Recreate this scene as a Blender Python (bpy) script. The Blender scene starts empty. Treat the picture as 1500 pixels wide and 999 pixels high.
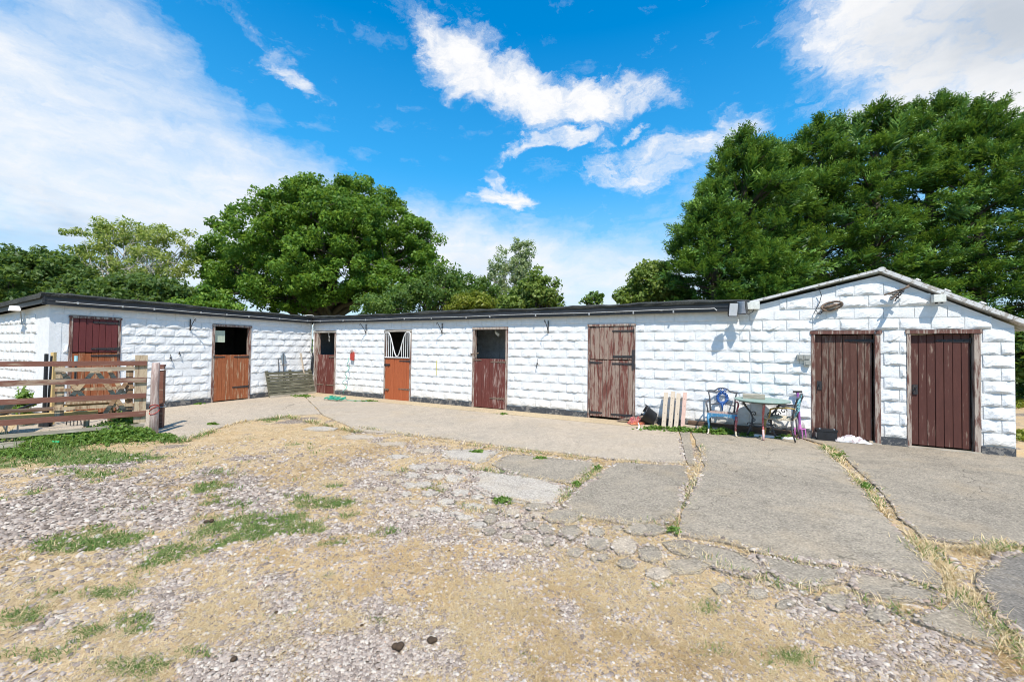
import bpy, bmesh, math, random
import numpy as np
from mathutils import Vector, Matrix
random.seed(7); RNG = np.random.default_rng(7)
C = bpy.context.scene.collection
R = math.radians
# ---------------------------------------------------------------- camera
EYE = 1.64; FPX = 600.0; PITCH = 0.020305; ROLL = 0.012455
fwd = Vector((0, math.cos(PITCH), math.sin(PITCH))); up0 = Vector((0, -math.sin(PITCH), math.cos(PITCH)))
rgt = Vector((1, 0, 0)) * math.cos(ROLL) + up0 * math.sin(ROLL)
upv = -Vector((1, 0, 0)) * math.sin(ROLL) + up0 * math.cos(ROLL)
cd = bpy.data.cameras.new('camera'); cam = bpy.data.objects.new('camera', cd); C.objects.link(cam)
m = Matrix.Identity(4)
for i in range(3):
    m[i][0] = rgt[i]; m[i][1] = upv[i]; m[i][2] = -fwd[i]
m.translation = (0, 0, EYE)
cam.matrix_world = m
cd.sensor_width = 36; cd.lens = FPX / 1500 * 36; cd.clip_end = 3000; cd.clip_start = 0.05
S = bpy.context.scene; S.camera = cam
S.view_settings.view_transform = 'Standard'; S.view_settings.look = 'None'
S.view_settings.exposure = 0.40; S.view_settings.gamma = 1.0
S.view_settings.use_curve_mapping = False
S.cycles.filter_width = 1.05
# ---------------------------------------------------------------- sun and sky
SUN_EL = R(58); SUN_AZ = R(170)            # azimuth clockwise from +Y (the way the camera looks)
sv = Vector((math.sin(SUN_AZ) * math.cos(SUN_EL), math.cos(SUN_AZ) * math.cos(SUN_EL), math.sin(SUN_EL)))
sl = bpy.data.lights.new('sun', 'SUN'); sl.energy = 5.0; sl.angle = R(0.53); sl.color = (1.0, 0.94, 0.85)
so = bpy.data.objects.new('sun', sl); C.objects.link(so)
so.rotation_euler = sv.to_track_quat('Z', 'Y').to_euler()
W = bpy.data.worlds.new('World'); S.world = W; W.use_nodes = True
SKY_STRENGTH = 0.13


class NT:
    """tiny node-graph helper"""
    def __init__(s, tree): s.t = tree; s.n = tree.nodes; s.l = tree.links
    def node(s, kind, **kw):
        n = s.n.new(kind)
        for k, v in kw.items():
            if k == 'ins':
                for a, b in v.items(): s.put(n.inputs[a], b)
            else: setattr(n, k, v)
        return n
    def put(s, sock, v):
        if isinstance(v, bpy.types.NodeSocket): s.l.new(v, sock)
        elif v is not None: sock.default_value = v
    def math(s, op, a, b=None, c=None, clamp=False):
        n = s.n.new('ShaderNodeMath'); n.operation = op; n.use_clamp = clamp
        s.put(n.inputs[0], a); s.put(n.inputs[1], b); s.put(n.inputs[2], c)
        return n.outputs[0]
    def vmath(s, op, a, b=None):
        n = s.n.new('ShaderNodeVectorMath'); n.operation = op
        s.put(n.inputs[0], a); s.put(n.inputs[1], b)
        return n.outputs['Value'] if op in ('LENGTH', 'DOT_PRODUCT') else n.outputs[0]
    def noise(s, vec, scale, detail=4, rough=0.55, dist=0.0, out='Fac'):
        n = s.n.new('ShaderNodeTexNoise'); s.put(n.inputs['Vector'], vec)
        n.inputs['Scale'].default_value = scale; n.inputs['Detail'].default_value = detail
        n.inputs['Roughness'].default_value = rough; n.inputs['Distortion'].default_value = dist
        return n.outputs[out]
    def voronoi(s, vec, scale, out='Distance', feature='F1'):
        n = s.n.new('ShaderNodeTexVoronoi'); n.feature = feature; s.put(n.inputs['Vector'], vec)
        n.inputs['Scale'].default_value = scale
        return n.outputs[out]
    def ramp(s, fac, stops, interp='LINEAR'):
        n = s.n.new('ShaderNodeValToRGB'); s.put(n.inputs[0], fac)
        e = n.color_ramp.elements; n.color_ramp.interpolation = interp
        while len(e) < len(stops): e.new(0.5)
        for el, (p, c) in zip(e, stops):
            el.position = p; el.color = (c, c, c, 1) if isinstance(c, (int, float)) else (*c, 1)
        return n.outputs[0]
    def mix(s, fac, a, b, mode='MIX'):
        n = s.n.new('ShaderNodeMix'); n.data_type = 'RGBA'; n.blend_type = mode
        s.put(n.inputs[0], fac)
        for sk, v in ((n.inputs[6], a), (n.inputs[7], b)):
            if isinstance(v, bpy.types.NodeSocket): s.l.new(v, sk)
            else: sk.default_value = (v, v, v, 1) if isinstance(v, (int, float)) else (*v, 1)
        return n.outputs[2]
    def maprange(s, v, a, b, c=0.0, d=1.0, smooth=False):
        n = s.n.new('ShaderNodeMapRange'); n.clamp = True
        if smooth: n.interpolation_type = 'SMOOTHSTEP'
        s.put(n.inputs[0], v)
        for i, x in enumerate((a, b, c, d)): n.inputs[i + 1].default_value = x
        return n.outputs[0]
    def bump(s, h, strength=0.5, dist=0.01, normal=None):
        n = s.n.new('ShaderNodeBump'); s.put(n.inputs['Height'], h)
        n.inputs['Strength'].default_value = strength; n.inputs['Distance'].default_value = dist
        if normal is not None: s.put(n.inputs['Normal'], normal)
        return n.outputs[0]


def build_sky():
    t = NT(W.node_tree); t.n.clear()
    out = t.node('ShaderNodeOutputWorld'); bg = t.node('ShaderNodeBackground')
    bg.inputs['Strength'].default_value = SKY_STRENGTH
    t.l.new(bg.outputs[0], out.inputs[0])
    sky = t.node('ShaderNodeTexSky'); sky.sky_type = 'NISHITA'; sky.sun_disc = False
    sky.sun_elevation = SUN_EL; sky.sun_rotation = SUN_AZ
    sky.air_density = 1.0; sky.dust_density = 0.3; sky.ozone_density = 2.5
    hs = t.node('ShaderNodeHueSaturation'); hs.inputs['Saturation'].default_value = 1.7; hs.inputs['Hue'].default_value = 0.492
    hs.inputs['Value'].default_value = 1.5
    t.l.new(sky.outputs[0], hs.inputs['Color'])
    co = t.node('ShaderNodeTexCoord').outputs['Generated']
    sp = t.node('ShaderNodeSeparateXYZ'); t.l.new(co, sp.inputs[0])
    az = t.math('ARCTAN2', sp.outputs[0], sp.outputs[1]); el = t.math('ARCSINE', sp.outputs[2])
    D = 180 / math.pi
    azd = t.math('MULTIPLY', az, D); eld = t.math('MULTIPLY', el, D)
    ae = t.node('ShaderNodeCombineXYZ'); t.put(ae.inputs[0], azd); t.put(ae.inputs[1], eld)
    # wind-torn edges: the lookup direction is pushed about by noise
    st = t.vmath('MULTIPLY', ae.outputs[0], (0.055, 0.085, 1.0))
    w1 = t.noise(st, 1.6, 6, 0.6, 0.3, 'Color'); w2 = t.noise(st, 6.0, 5, 0.65, 0.2, 'Color')
    wa = t.vmath('MULTIPLY', t.vmath('SUBTRACT', w1, (0.5, 0.5, 0.5)), (9, 7, 0))
    wb = t.vmath('MULTIPLY', t.vmath('SUBTRACT', w2, (0.5, 0.5, 0.5)), (4, 3, 0))
    pos = t.vmath('ADD', t.vmath('ADD', ae.outputs[0], wa), wb)
    def blob(a, e, ra, re, rot, amp, soft=0.25, grow=1.0):
        mp = t.node('ShaderNodeMapping'); mp.vector_type = 'TEXTURE'; t.put(mp.inputs[0], pos)
        mp.inputs['Location'].default_value = (a, e, 0); mp.inputs['Rotation'].default_value = (0, 0, R(rot)); mp.inputs['Scale'].default_value = (ra * grow, re * grow, 1)
        return t.maprange(t.vmath('LENGTH', mp.outputs[0]), 1.0, soft, 0.0, amp, True)
    def total(bl, grow=1.0):
        s = None
        for b in bl:
            v = blob(*b, 0.25, grow); s = v if s is None else t.math('MAXIMUM', s, v)
        return s
    # broken white cloud
    cum = total([(-11.5, 37.0, 3.4, 2.6, -35, .8), (-7.0, 34.6, 6.6, 3.4, -14, 1.0), (1.5, 31.8, 7.5, 3.6, -20, 1.0), (9, 31.3, 8.5, 2.9, -4, 1.0), (15.5, 31.4, 6.0, 2.2, 2, .75),
                 (6, 26.8, 8.5, 1.1, 10, .75), (11.5, 26.6, 3.0, .9, 4, .5), (-2.6, 23.0, 2.3, 1.5, -40, .7), (-1.0, 20.3, 4.6, 1.7, -8, .95),
                 (13.5, 23.8, 4.6, 1.7, 8, .62), (20.5, 24.2, 6.5, 3.0, 18, .72), (25.5, 25.4, 6.0, 2.8, 10, .7), (17, 27.6, 1.6, .9, 0, .6),
                 (-29.3, 30.6, 5.0, 1.3, -26, .62), (44, 32.0, 9.0, 6.5, 0, 1.0), (53, 26.5, 15, 8.5, -8, 1.05), (62, 33, 14, 10, 0, 1.0)], 1.55)
    # high thin veil over the left half and a pale horizon
    veil = total([(-50, 21.0, 27, 11.5, -12, .95), (-42, 13.5, 29, 10.5, -14, 1.05), (-43, 26.5, 17, 6.5, -30, .75), (-66, 24, 25, 20, 0, .9), (-27, 15.5, 29, 10.5, -18, 1.0),
                  (-15, 13.5, 24, 9.0, -8, 1.05), (-2, 10.5, 24, 9.5, 0, 1.05), (14, 9.5, 22, 8.5, 0, .8), (-90, 14, 30, 16, 0, .6), (30, 17, 22, 9, 0, .3)])
    fine = t.noise(t.vmath('MULTIPLY', pos, (0.10, 0.22, 1)), 2.2, 8, 0.68, 0.4)
    streak = t.noise(t.vmath('MULTIPLY', ae.outputs[0], (0.05, 0.20, 1)), 1.7, 6, 0.6, 0.6)
    gen = t.noise(t.vmath('MULTIPLY', ae.outputs[0], (0.020, 0.05, 1)), 1.4, 6, 0.6, 0.3)
    behind = t.math('MULTIPLY', t.maprange(gen, 0.5, 0.68, 0, 0.8, True), t.maprange(t.math('ABSOLUTE', azd), 66, 95, 0, 1))
    cd_ = t.math('ADD', cum, t.math('MULTIPLY', t.math('SUBTRACT', fine, 0.50), 1.35))
    dens = t.maprange(cd_, 0.20, 1.10, 0, 1.0, True)
    vd = t.math('ADD', veil, t.math('MULTIPLY', t.math('SUBTRACT', t.math('MULTIPLY', t.math('ADD', fine, streak), 0.5), 0.5), 1.5))
    vden = t.maprange(vd, 0.08, 1.12, 0, 0.96, False)
    hz = t.maprange(eld, 1, 24, 0.70, 0.0, True)
    # grey undersides and grey-blue gaps: cloud thickness, not light from one side
    k = 1 / (SKY_STRENGTH * 2 ** S.view_settings.exposure)      # cloud colours below are display values
    gshade = t.maprange(t.noise(t.vmath('MULTIPLY', ae.outputs[0], (0.05, 0.13, 1)), 1.3, 4, 0.55, 0.4), 0.40, 0.64, 0, 1, True)
    big = t.math('MULTIPLY', blob(54, 30, 18, 11, 0, 1.0, 0.2), t.math('ADD', t.math('MULTIPLY', gshade, 0.30), 0.68))
    ccol = t.mix(big, tuple(k * c for c in (1.0, 1.0, 1.01)), tuple(k * c for c in (.56, .62, .70)))
    lowgrey = t.math('MULTIPLY', t.math('MULTIPLY', blob(-52, 11.5, 22, 3.8, -9, 1.0, 0.2), gshade), 0.85)
    vcol = t.mix(t.math('MULTIPLY', gshade, 0.55), tuple(k * c for c in (.94, .965, 1.0)), tuple(k * c for c in (.70, .82, .96)))
    vcol = t.mix(lowgrey, vcol, tuple(k * c for c in (.45, .60, .80)))
    hz0 = t.maprange(eld, 8, 38, 0.62, 0.0, False)
    a = t.mix(hz0, hs.outputs[0], tuple(k * c for c in (.16, .55, .92)))
    a = t.mix(hz, a, tuple(k * c for c in (.72, .87, 1.0)))
    a = t.mix(vden, a, vcol)
    a = t.mix(t.math('MAXIMUM', dens, behind), a, ccol)
    t.l.new(a, bg.inputs[0])


build_sky()

# ---------------------------------------------------------------- survey helpers (photo measurement -> place on the ground / wall)
CORNER = Vector((-7.1754, 14.764)); AM = -0.486187; AW = 1.129613
def ray(px, py): return fwd + rgt * ((px - 750) / FPX) - upv * ((py - 499.5) / FPX)
def gp(px, py, z=0.0):
    d = ray(px, py); k = (z - EYE) / d.z
    return Vector((d.x * k, d.y * k))
def wl(px, py, ang=AM, off=0.0):
    """point of a wall through the yard corner, moved off metres into the yard: (along, height)"""
    d = ray(px, py); n = Vector((-math.sin(ang), math.cos(ang)))
    o = CORNER - n * off; k = o.dot(n) / (d.x * n.x + d.y * n.y)
    return (d.x * k - CORNER.x) * math.cos(ang) + (d.y * k - CORNER.y) * math.sin(ang), EYE + d.z * k

# ---------------------------------------------------------------- object helpers
def tag(o, label=None, cat=None, group=None, kind=None):
    if label: o['label'] = label
    if cat: o['category'] = cat
    if group: o['group'] = group
    if kind: o['kind'] = kind
    return o
def empty(name, loc=(0, 0, 0), rz=0.0, parent=None, rot=None):
    o = bpy.data.objects.new(name, None); C.objects.link(o); o.location = loc
    o.rotation_euler = rot if rot else (0, 0, rz); o.parent = parent; o.empty_display_size = 0.1
    return o
def link(name, me, parent=None, loc=(0, 0, 0), rot=(0, 0, 0), scale=(1, 1, 1)):
    o = bpy.data.objects.new(name, me); C.objects.link(o); o.parent = parent
    o.location = loc; o.rotation_euler = rot; o.scale = scale
    return o
def clone_tree(o, parent=None):
    c = o.copy(); C.objects.link(c); c.parent = parent
    for ch in list(o.children): clone_tree(ch, c)
    return c


class MB:
    """collects simple shapes into one mesh"""
    def __init__(s): s.v = []; s.f = []; s.m = []; s.mi = 0
    def add(s, vs, fs, M=None):
        b = len(s.v)
        s.v += [tuple(M @ Vector(p)) if M is not None else tuple(p) for p in vs]
        s.f += [tuple(b + i for i in f) for f in fs]; s.m += [s.mi] * len(fs)
        return s
    def box(s, x0, x1, y0, y1, z0, z1, M=None, j=0.0):
        vs = [(x, y, z) for z in (z0, z1) for y in (y0, y1) for x in (x0, x1)]
        if j: vs = [(x + random.uniform(-j, j), y + random.uniform(-j, j), z + random.uniform(-j, j)) for x, y, z in vs]
        return s.add(vs, [(0, 2, 3, 1), (4, 5, 7, 6), (0, 1, 5, 4), (2, 6, 7, 3), (0, 4, 6, 2), (1, 3, 7, 5)], M)
    def chamfer_box(s, x0, x1, y0, y1, z0, z1, c=0.004, M=None, n=1):
        """box with chamfered long (z) edges"""
        o = [(x0 + c, y0), (x1 - c, y0), (x1, y0 + c), (x1, y1 - c), (x1 - c, y1), (x0 + c, y1), (x0, y1 - c), (x0, y0 + c)]
        return s.prism(o, z0, z1, M)
    def prism(s, poly, z0, z1, M=None):
        n = len(poly)
        vs = [(x, y, z0) for x, y in poly] + [(x, y, z1) for x, y in poly]
        fs = [tuple(range(n - 1, -1, -1)), tuple(range(n, 2 * n))] + [(i, (i + 1) % n, n + (i + 1) % n, n + i) for i in range(n)]
        return s.add(vs, fs, M)
    def extrude_xz(s, poly, y0, y1, M=None):
        """polygon given in x,z (counter-clockwise seen from -y), pulled from y0 to y1"""
        n = len(poly)
        vs = [(x, y0, z) for x, z in poly] + [(x, y1, z) for x, z in poly]
        fs = [tuple(range(n)), tuple(range(2 * n - 1, n - 1, -1))] + [(i, n + i, n + (i + 1) % n, (i + 1) % n) for i in range(n)]
        return s.add(vs, fs, M)
    def tube(s, pts, r, n=6, caps=True, M=None, flat=None):
        pts = [Vector(p) for p in pts]; rs = r if isinstance(r, (list, tuple)) else [r] * len(pts)
        vs = []; prev = None
        for i, p in enumerate(pts):
            t = (pts[min(i + 1, len(pts) - 1)] - pts[max(i - 1, 0)])
            if t.length < 1e-9: t = Vector((0, 0, 1))
            t.normalize()
            if prev is None:
                a = Vector((1, 0, 0)) if abs(t.x) < 0.8 else Vector((0, 1, 0))
                u = (a - t * a.dot(t)).normalized()
            else:
                u = (prev - t * prev.dot(t)); u = u.normalized() if u.length > 1e-6 else t.orthogonal().normalized()
            prev = u; w = t.cross(u)
            for k in range(n):
                an = 2 * math.pi * k / n
                vs.append(p + u * (math.cos(an) * rs[i]) + w * (math.sin(an) * rs[i] * (flat or 1)))
        fs = []
        for i in range(len(pts) - 1):
            for k in range(n):
                fs.append((i * n + k, i * n + (k + 1) % n, (i + 1) * n + (k + 1) % n, (i + 1) * n + k))
        if caps: fs += [tuple(range(n - 1, -1, -1)), tuple((len(pts) - 1) * n + k for k in range(n))]
        return s.add(vs, fs, M)
    def lathe(s, prof, n=20, M=None, caps=True):
        vs = [(r * math.cos(2 * math.pi * k / n), r * math.sin(2 * math.pi * k / n), z) for r, z in prof for k in range(n)]
        fs = [(i * n + k, i * n + (k + 1) % n, (i + 1) * n + (k + 1) % n, (i + 1) * n + k) for i in range(len(prof) - 1) for k in range(n)]
        if caps: fs += [tuple(range(n - 1, -1, -1)), tuple((len(prof) - 1) * n + k for k in range(n))]
        return s.add(vs, fs, M)
    def mesh(s, name, mats, smooth=False):
        me = bpy.data.meshes.new(name); me.from_pydata(s.v, [], s.f)
        for mt in (mats if isinstance(mats, (list, tuple)) else [mats]): me.materials.append(mt)
        if any(s.m): me.polygons.foreach_set('material_index', s.m)
        if smooth: me.polygons.foreach_set('use_smooth', [True] * len(s.f))
        me.update(); return me
    def build(s, name, mats, parent=None, loc=(0, 0, 0), rot=(0, 0, 0), smooth=False):
        return link(name, s.mesh(name, mats, smooth), parent, loc, rot)


def np_mesh(name, V, F, mat, attrs=None, smooth=False):
    """V (n,3), F (m,k) -> mesh, attrs: face-domain float arrays"""
    me = bpy.data.meshes.new(name); V = np.ascontiguousarray(V, np.float32); F = np.ascontiguousarray(F, np.int32)
    me.vertices.add(len(V)); me.vertices.foreach_set('co', V.ravel())
    k = F.shape[1]; me.loops.add(F.size); me.loops.foreach_set('vertex_index', F.ravel())
    me.polygons.add(len(F)); me.polygons.foreach_set('loop_start', np.arange(0, F.size, k, dtype=np.int32))
    if smooth: me.polygons.foreach_set('use_smooth', np.ones(len(F), bool))
    me.update(calc_edges=True)
    for a, (dom, arr) in (attrs or {}).items():
        at = me.attributes.new(a, 'FLOAT', dom); at.data.foreach_set('value', np.ascontiguousarray(arr, np.float32))
    me.materials.append(mat); return me

# ---------------------------------------------------------------- materials
def newmat(name):
    mt = bpy.data.materials.new(name); mt.use_nodes = True
    t = NT(mt.node_tree); b = t.n['Principled BSDF']
    return mt, t, b
def objvec(t, stretch=(1, 1, 1), rand=True):
    co = t.node('ShaderNodeTexCoord').outputs['Object']
    v = t.vmath('MULTIPLY', co, stretch)
    if rand:
        oi = t.node('ShaderNodeObjectInfo').outputs['Random']
        cx = t.node('ShaderNodeCombineXYZ')
        for i, k in enumerate((37.0, 91.0, 53.0)): t.put(cx.inputs[i], t.math('MULTIPLY', oi, k))
        v = t.vmath('ADD', v, cx.outputs[0])
    return v
def worldvec(t): return t.node('ShaderNodeNewGeometry').outputs['Position']
def simple(name, col, rough=0.6, metal=0.0, var=0.25, scale=18, bump=0.15, spec=0.4):
    mt, t, b = newmat(name); v = objvec(t)
    n = t.noise(v, scale, 5, 0.6); n2 = t.noise(v, scale * 5, 3, 0.6)
    f = t.math('ADD', t.math('MULTIPLY', n, 0.7), t.math('MULTIPLY', n2, 0.3))
    t.l.new(t.mix(t.maprange(f, 0.3, 0.7), tuple(c * (1 - var) for c in col), tuple(min(1, c * (1 + var)) for c in col)), b.inputs['Base Color'])
    t.put(b.inputs['Roughness'], t.maprange(n, 0.3, 0.7, max(0, rough - .1), min(1, rough + .1))); b.inputs['Metallic'].default_value = metal
    b.inputs['Specular IOR Level'].default_value = spec
    t.l.new(t.bump(f, bump, 0.004), b.inputs['Normal'])
    return mt
def two_tone(name, paint, bare, amount=0.5, rough=0.6, scale=14, metal=0.0, stretch=(1, 1, 1)):
    """flaking paint over what is under it"""
    mt, t, b = newmat(name); v = objvec(t, stretch)
    n = t.noise(v, scale, 7, 0.68, 0.4); n2 = t.noise(v, scale * 4, 4, 0.6)
    f = t.maprange(t.math('ADD', n, t.math('MULTIPLY', t.math('SUBTRACT', n2, 0.5), 0.3)), amount + 0.04, amount - 0.03)
    pv = t.mix(n2, tuple(c * 0.75 for c in paint), tuple(min(1, c * 1.2) for c in paint))
    bv = t.mix(n2, tuple(c * 0.7 for c in bare), tuple(min(1, c * 1.25) for c in bare))
    t.l.new(t.mix(f, pv, bv), b.inputs['Base Color']); b.inputs['Roughness'].default_value = rough; b.inputs['Metallic'].default_value = metal
    t.l.new(t.bump(t.math('ADD', t.math('MULTIPLY', f, -0.5), t.math('MULTIPLY', n2, 0.4)), 0.5, 0.004), b.inputs['Normal'])
    return mt
def painted_wood(name, paint, paint2, bare, wear, streak=20.0, rough=0.7, axis='z'):
    """weathered painted board: grain and flaking along its length"""
    mt, t, b = newmat(name)
    st = {'z': (1, 1, 0.06), 'x': (0.06, 1, 1)}[axis]
    v = objvec(t, st); vw = objvec(t, {'z': (1, 1, .14), 'x': (.14, 1, 1)}[axis])
    g = t.noise(v, 60, 6, 0.7, 0.5); g2 = t.noise(v, 190, 3, 0.6); w = t.noise(vw, streak, 6, 0.62, 0.3)
    oi = t.node('ShaderNodeObjectInfo').outputs['Random']
    ws = t.math('ADD', t.math('ADD', t.math('MULTIPLY', w, 0.62), t.math('MULTIPLY', g, 0.38)), t.math('MULTIPLY', t.math('SUBTRACT', oi, 0.5), 0.10))
    f = t.maprange(ws, 1 - wear - 0.035, 1 - wear + 0.045)
    pc = t.mix(t.maprange(w, .3, .7), paint, paint2); pc = t.mix(t.maprange(g2, .35, .75, 0, .45), pc, tuple(c * .45 for c in paint))
    pc = t.mix(t.math('MULTIPLY', oi, .35), pc, tuple(c * .7 for c in paint2))
    bc = t.mix(g2, tuple(c * .55 for c in bare), tuple(min(1, c * 1.25) for c in bare))
    t.l.new(t.mix(f, pc, bc), b.inputs['Base Color']); t.put(b.inputs['Roughness'], t.maprange(f, 0, 1, rough - .12, .9))
    b.inputs['Specular IOR Level'].default_value = 0.25
    h = t.math('ADD', t.math('MULTIPLY', g, .6), t.math('MULTIPLY', f, -.5))
    t.l.new(t.bump(h, 0.55, 0.004), b.inputs['Normal'])
    return mt

def white_paint():
    mt, t, b = newmat('white_masonry_paint'); P = worldvec(t)
    n = t.noise(P, 1.1, 5, 0.6, 0.4); n2 = t.noise(P, 9, 6, 0.65); n3 = t.noise(P, 60, 4, 0.6)
    sp = t.node('ShaderNodeSeparateXYZ'); t.l.new(P, sp.inputs[0])
    c = t.mix(t.maprange(n2, .38, .66), (.68, .68, .665), (.755, .755, .745))
    c = t.mix(t.maprange(n, .52, .72, 0, .35), c, (.60, .61, .61))
    oi = t.node('ShaderNodeObjectInfo').outputs['Random']
    c = t.mix(t.math('MULTIPLY', oi, .12), c, (.62, .63, .625))
    # soil splashed up from the yard, ragged upper edge
    hgt = t.math('ADD', sp.outputs[2], t.math('MULTIPLY', t.math('SUBTRACT', n2, .5), .5))
    c = t.mix(t.maprange(hgt, .05, .42, .5, 0), c, (.60, .50, .36))
    # pits where the paint has come off
    pit = t.maprange(t.noise(P, 26, 5, .7), .70, .76, 0, .6)
    c = t.mix(pit, c, (.42, .42, .41))
    t.l.new(c, b.inputs['Base Color']); b.inputs['Roughness'].default_value = 0.75; b.inputs['Specular IOR Level'].default_value = .2
    h = t.math('ADD', t.math('MULTIPLY', t.noise(P, 38, 7, .65, .3), .8), t.math('MULTIPLY', n3, .3))
    t.l.new(t.bump(h, 0.75, 0.012), b.inputs['Normal'])
    return mt
def felt():
    mt, t, b = newmat('roofing_felt'); P = worldvec(t)
    n = t.noise(P, 3, 5, .6); g = t.voronoi(P, 55)
    c = t.mix(t.maprange(n, .35, .7), (.030, .032, .030), (.075, .078, .066)); c = t.mix(t.maprange(g, .05, .3, .5, 0), c, (.16, .16, .14))
    t.l.new(c, b.inputs['Base Color']); b.inputs['Roughness'].default_value = .9
    t.l.new(t.bump(t.math('ADD', g, t.noise(P, 25, 5, .6)), 1.0, .03), b.inputs['Normal'])
    return mt
def concrete(name, a, b_, dark):
    mt, t, b = newmat(name); P = worldvec(t)
    n = t.noise(P, .55, 6, .6, .5); n2 = t.noise(P, 5, 6, .65); sp = t.noise(P, 55, 6, .80); sp2 = t.voronoi(P, 60)
    oi = t.node('ShaderNodeObjectInfo').outputs['Random']
    c = t.mix(t.maprange(n, .35, .68), a, b_)
    c = t.mix(t.maprange(n2, .47, .72, 0, .65), c, dark)
    c = t.mix(t.maprange(t.noise(P, .9, 7, .7, .8), .55, .66, 0, .45), c, dark)
    c = t.mix(t.math('MULTIPLY', oi, .25), c, dark)
    c = t.mix(t.maprange(sp, .53, .66, 0, .75), c, tuple(min(1, x * 1.75) for x in a))
    c = t.mix(t.maprange(sp, .47, .36, 0, .8), c, tuple(x * .35 for x in dark))
    c = t.mix(t.maprange(t.noise(P, 1.3, 6, .6), .52, .72, 0, .30), c, (.40, .30, .18))
    c = t.mix(t.maprange(t.noise(P, 28, 4, .7), .58, .70, 0, .55), c, (.46, .38, .27))
    c = t.mix(t.maprange(t.noise(P, 14, 6, .75), .56, .70, 0, .55), c, tuple(x * .62 for x in dark))
    # hairline cracks
    cr = t.voronoi(t.vmath('ADD', P, t.vmath('MULTIPLY', t.noise(P, 2.2, 4, .6, 0, 'Color'), (.7, .7, 0))), .55, 'Distance', 'DISTANCE_TO_EDGE')
    crk = t.maprange(cr, .0004, .0026, .55, 0)
    c = t.mix(crk, c, tuple(x * .3 for x in dark))
    t.l.new(c, b.inputs['Base Color']); b.inputs['Roughness'].default_value = .88; b.inputs['Specular IOR Level'].default_value = .2
    h = t.math('SUBTRACT', t.math('ADD', t.math('MULTIPLY', sp, .6), t.math('ADD', t.math('MULTIPLY', sp2, .5), n2)), t.math('MULTIPLY', crk, 1.0))
    t.l.new(t.bump(h, .7, .008), b.inputs['Normal'])
    return mt
def leafmat(name, stops, trans=0.35, rough=.5):
    mt, t, b = newmat(name)
    at = t.node('ShaderNodeAttribute'); at.attribute_name = 'rnd'
    c = t.ramp(at.outputs['Fac'], stops)
    t.l.new(c, b.inputs['Base Color']); b.inputs['Roughness'].default_value = rough; b.inputs['Specular IOR Level'].default_value = .3
    tr = t.node('ShaderNodeBsdfTranslucent'); t.l.new(t.mix(.5, c, (.30, .42, .04), 'MIX'), tr.inputs[0])
    ms = t.node('ShaderNodeMixShader'); ms.inputs[0].default_value = trans
    t.l.new(b.outputs[0], ms.inputs[1]); t.l.new(tr.outputs[0], ms.inputs[2])
    t.l.new(ms.outputs[0], t.n['Material Output'].inputs[0])
    return mt
def attrmat(name, stops, rough=.8, bump=0.0):
    mt, t, b = newmat(name)
    at = t.node('ShaderNodeAttribute'); at.attribute_name = 'rnd'
    c = t.ramp(at.outputs['Fac'], stops)
    if bump:
        P = worldvec(t); n = t.noise(P, 120, 4, .6); c = t.mix(t.maprange(n, .3, .7, 0, .4), c, (.25, .22, .2))
        t.l.new(t.bump(n, bump, .004), b.inputs['Normal'])
    t.l.new(c, b.inputs['Base Color']); b.inputs['Roughness'].default_value = rough; b.inputs['Specular IOR Level'].default_value = .25
    return mt

M_WHITE = white_paint(); M_FELT = felt()
M_PLINTH = two_tone('bitumen_plinth', (.050, .054, .060), (.20, .185, .165), .44, .8, 9)
M_FASCIA = two_tone('black_fascia', (.022, .023, .026), (.15, .14, .13), .34, .5, 5, stretch=(.4, 1, 2))
M_GREYMETAL = simple('grey_conduit', (.42, .42, .41), .5, .2)
M_IRON = two_tone('black_iron', (.022, .022, .024), (.12, .06, .035), .38, .6, 30)
M_RUST = two_tone('rusty_strap', (.10, .075, .06), (.22, .15, .10), .5, .8, 30)
M_ORANGE = painted_wood('orange_red_boards', (.27, .080, .031), (.37, .125, .050), (.42, .28, .17), .42)
M_BRIGHT = painted_wood('bright_orange_boards', (.35, .088, .032), (.43, .12, .046), (.40, .22, .12), .34)
M_MAROON = painted_wood('maroon_boards', (.120, .034, .027), (.170, .050, .038), (.34, .235, .20), .42)
M_DARKMAROON = painted_wood('dark_maroon_boards', (.125, .030, .030), (.150, .038, .036), (.40, .28, .26), .31)
M_WORN = painted_wood('weathered_red_brown_boards', (.145, .050, .038), (.205, .080, .058), (.32, .235, .185), .53)
M_SHED = painted_wood('brown_shed_boards', (.090, .038, .028), (.128, .056, .040), (.205, .148, .115), .46)
M_SHED2 = painted_wood('dull_red_brown_shed_boards', (.082, .031, .024), (.110, .042, .032), (.28, .20, .155), .385)
M_FRAME = painted_wood('flaking_door_frame', (.125, .055, .042), (.19, .09, .07), (.42, .35, .29), .50)
M_GREYFRAME = painted_wood('grey_door_head', (.30, .27, .23), (.42, .38, .33), (.5, .46, .4), .45, axis='x')
M_FENCE = painted_wood('red_brown_rail', (.165, .068, .048), (.215, .10, .07), (.33, .245, .175), .43, axis='x')
M_OLDWOOD = painted_wood('old_grey_wood', (.30, .26, .20), (.38, .33, .25), (.46, .41, .33), .45, axis='x')
M_OLDPOST = painted_wood('old_post_wood', (.29, .20, .17), (.40, .29, .26), (.50, .41, .36), .45)
M_STILE = painted_wood('bare_stile_wood', (.24, .14, .085), (.34, .24, .15), (.46, .37, .25), .5)
M_MOSSY = painted_wood('mossy_grey_slats', (.085, .085, .055), (.15, .14, .095), (.30, .28, .20), .42, axis='x')
M_PINE = painted_wood('fresh_yellow_timber', (.62, .42, .17), (.70, .50, .22), (.50, .32, .12), .36, axis='x')
M_PALEBOARD = painted_wood('pale_bare_board', (.52, .42, .31), (.60, .50, .38), (.40, .31, .22), .42)
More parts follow.
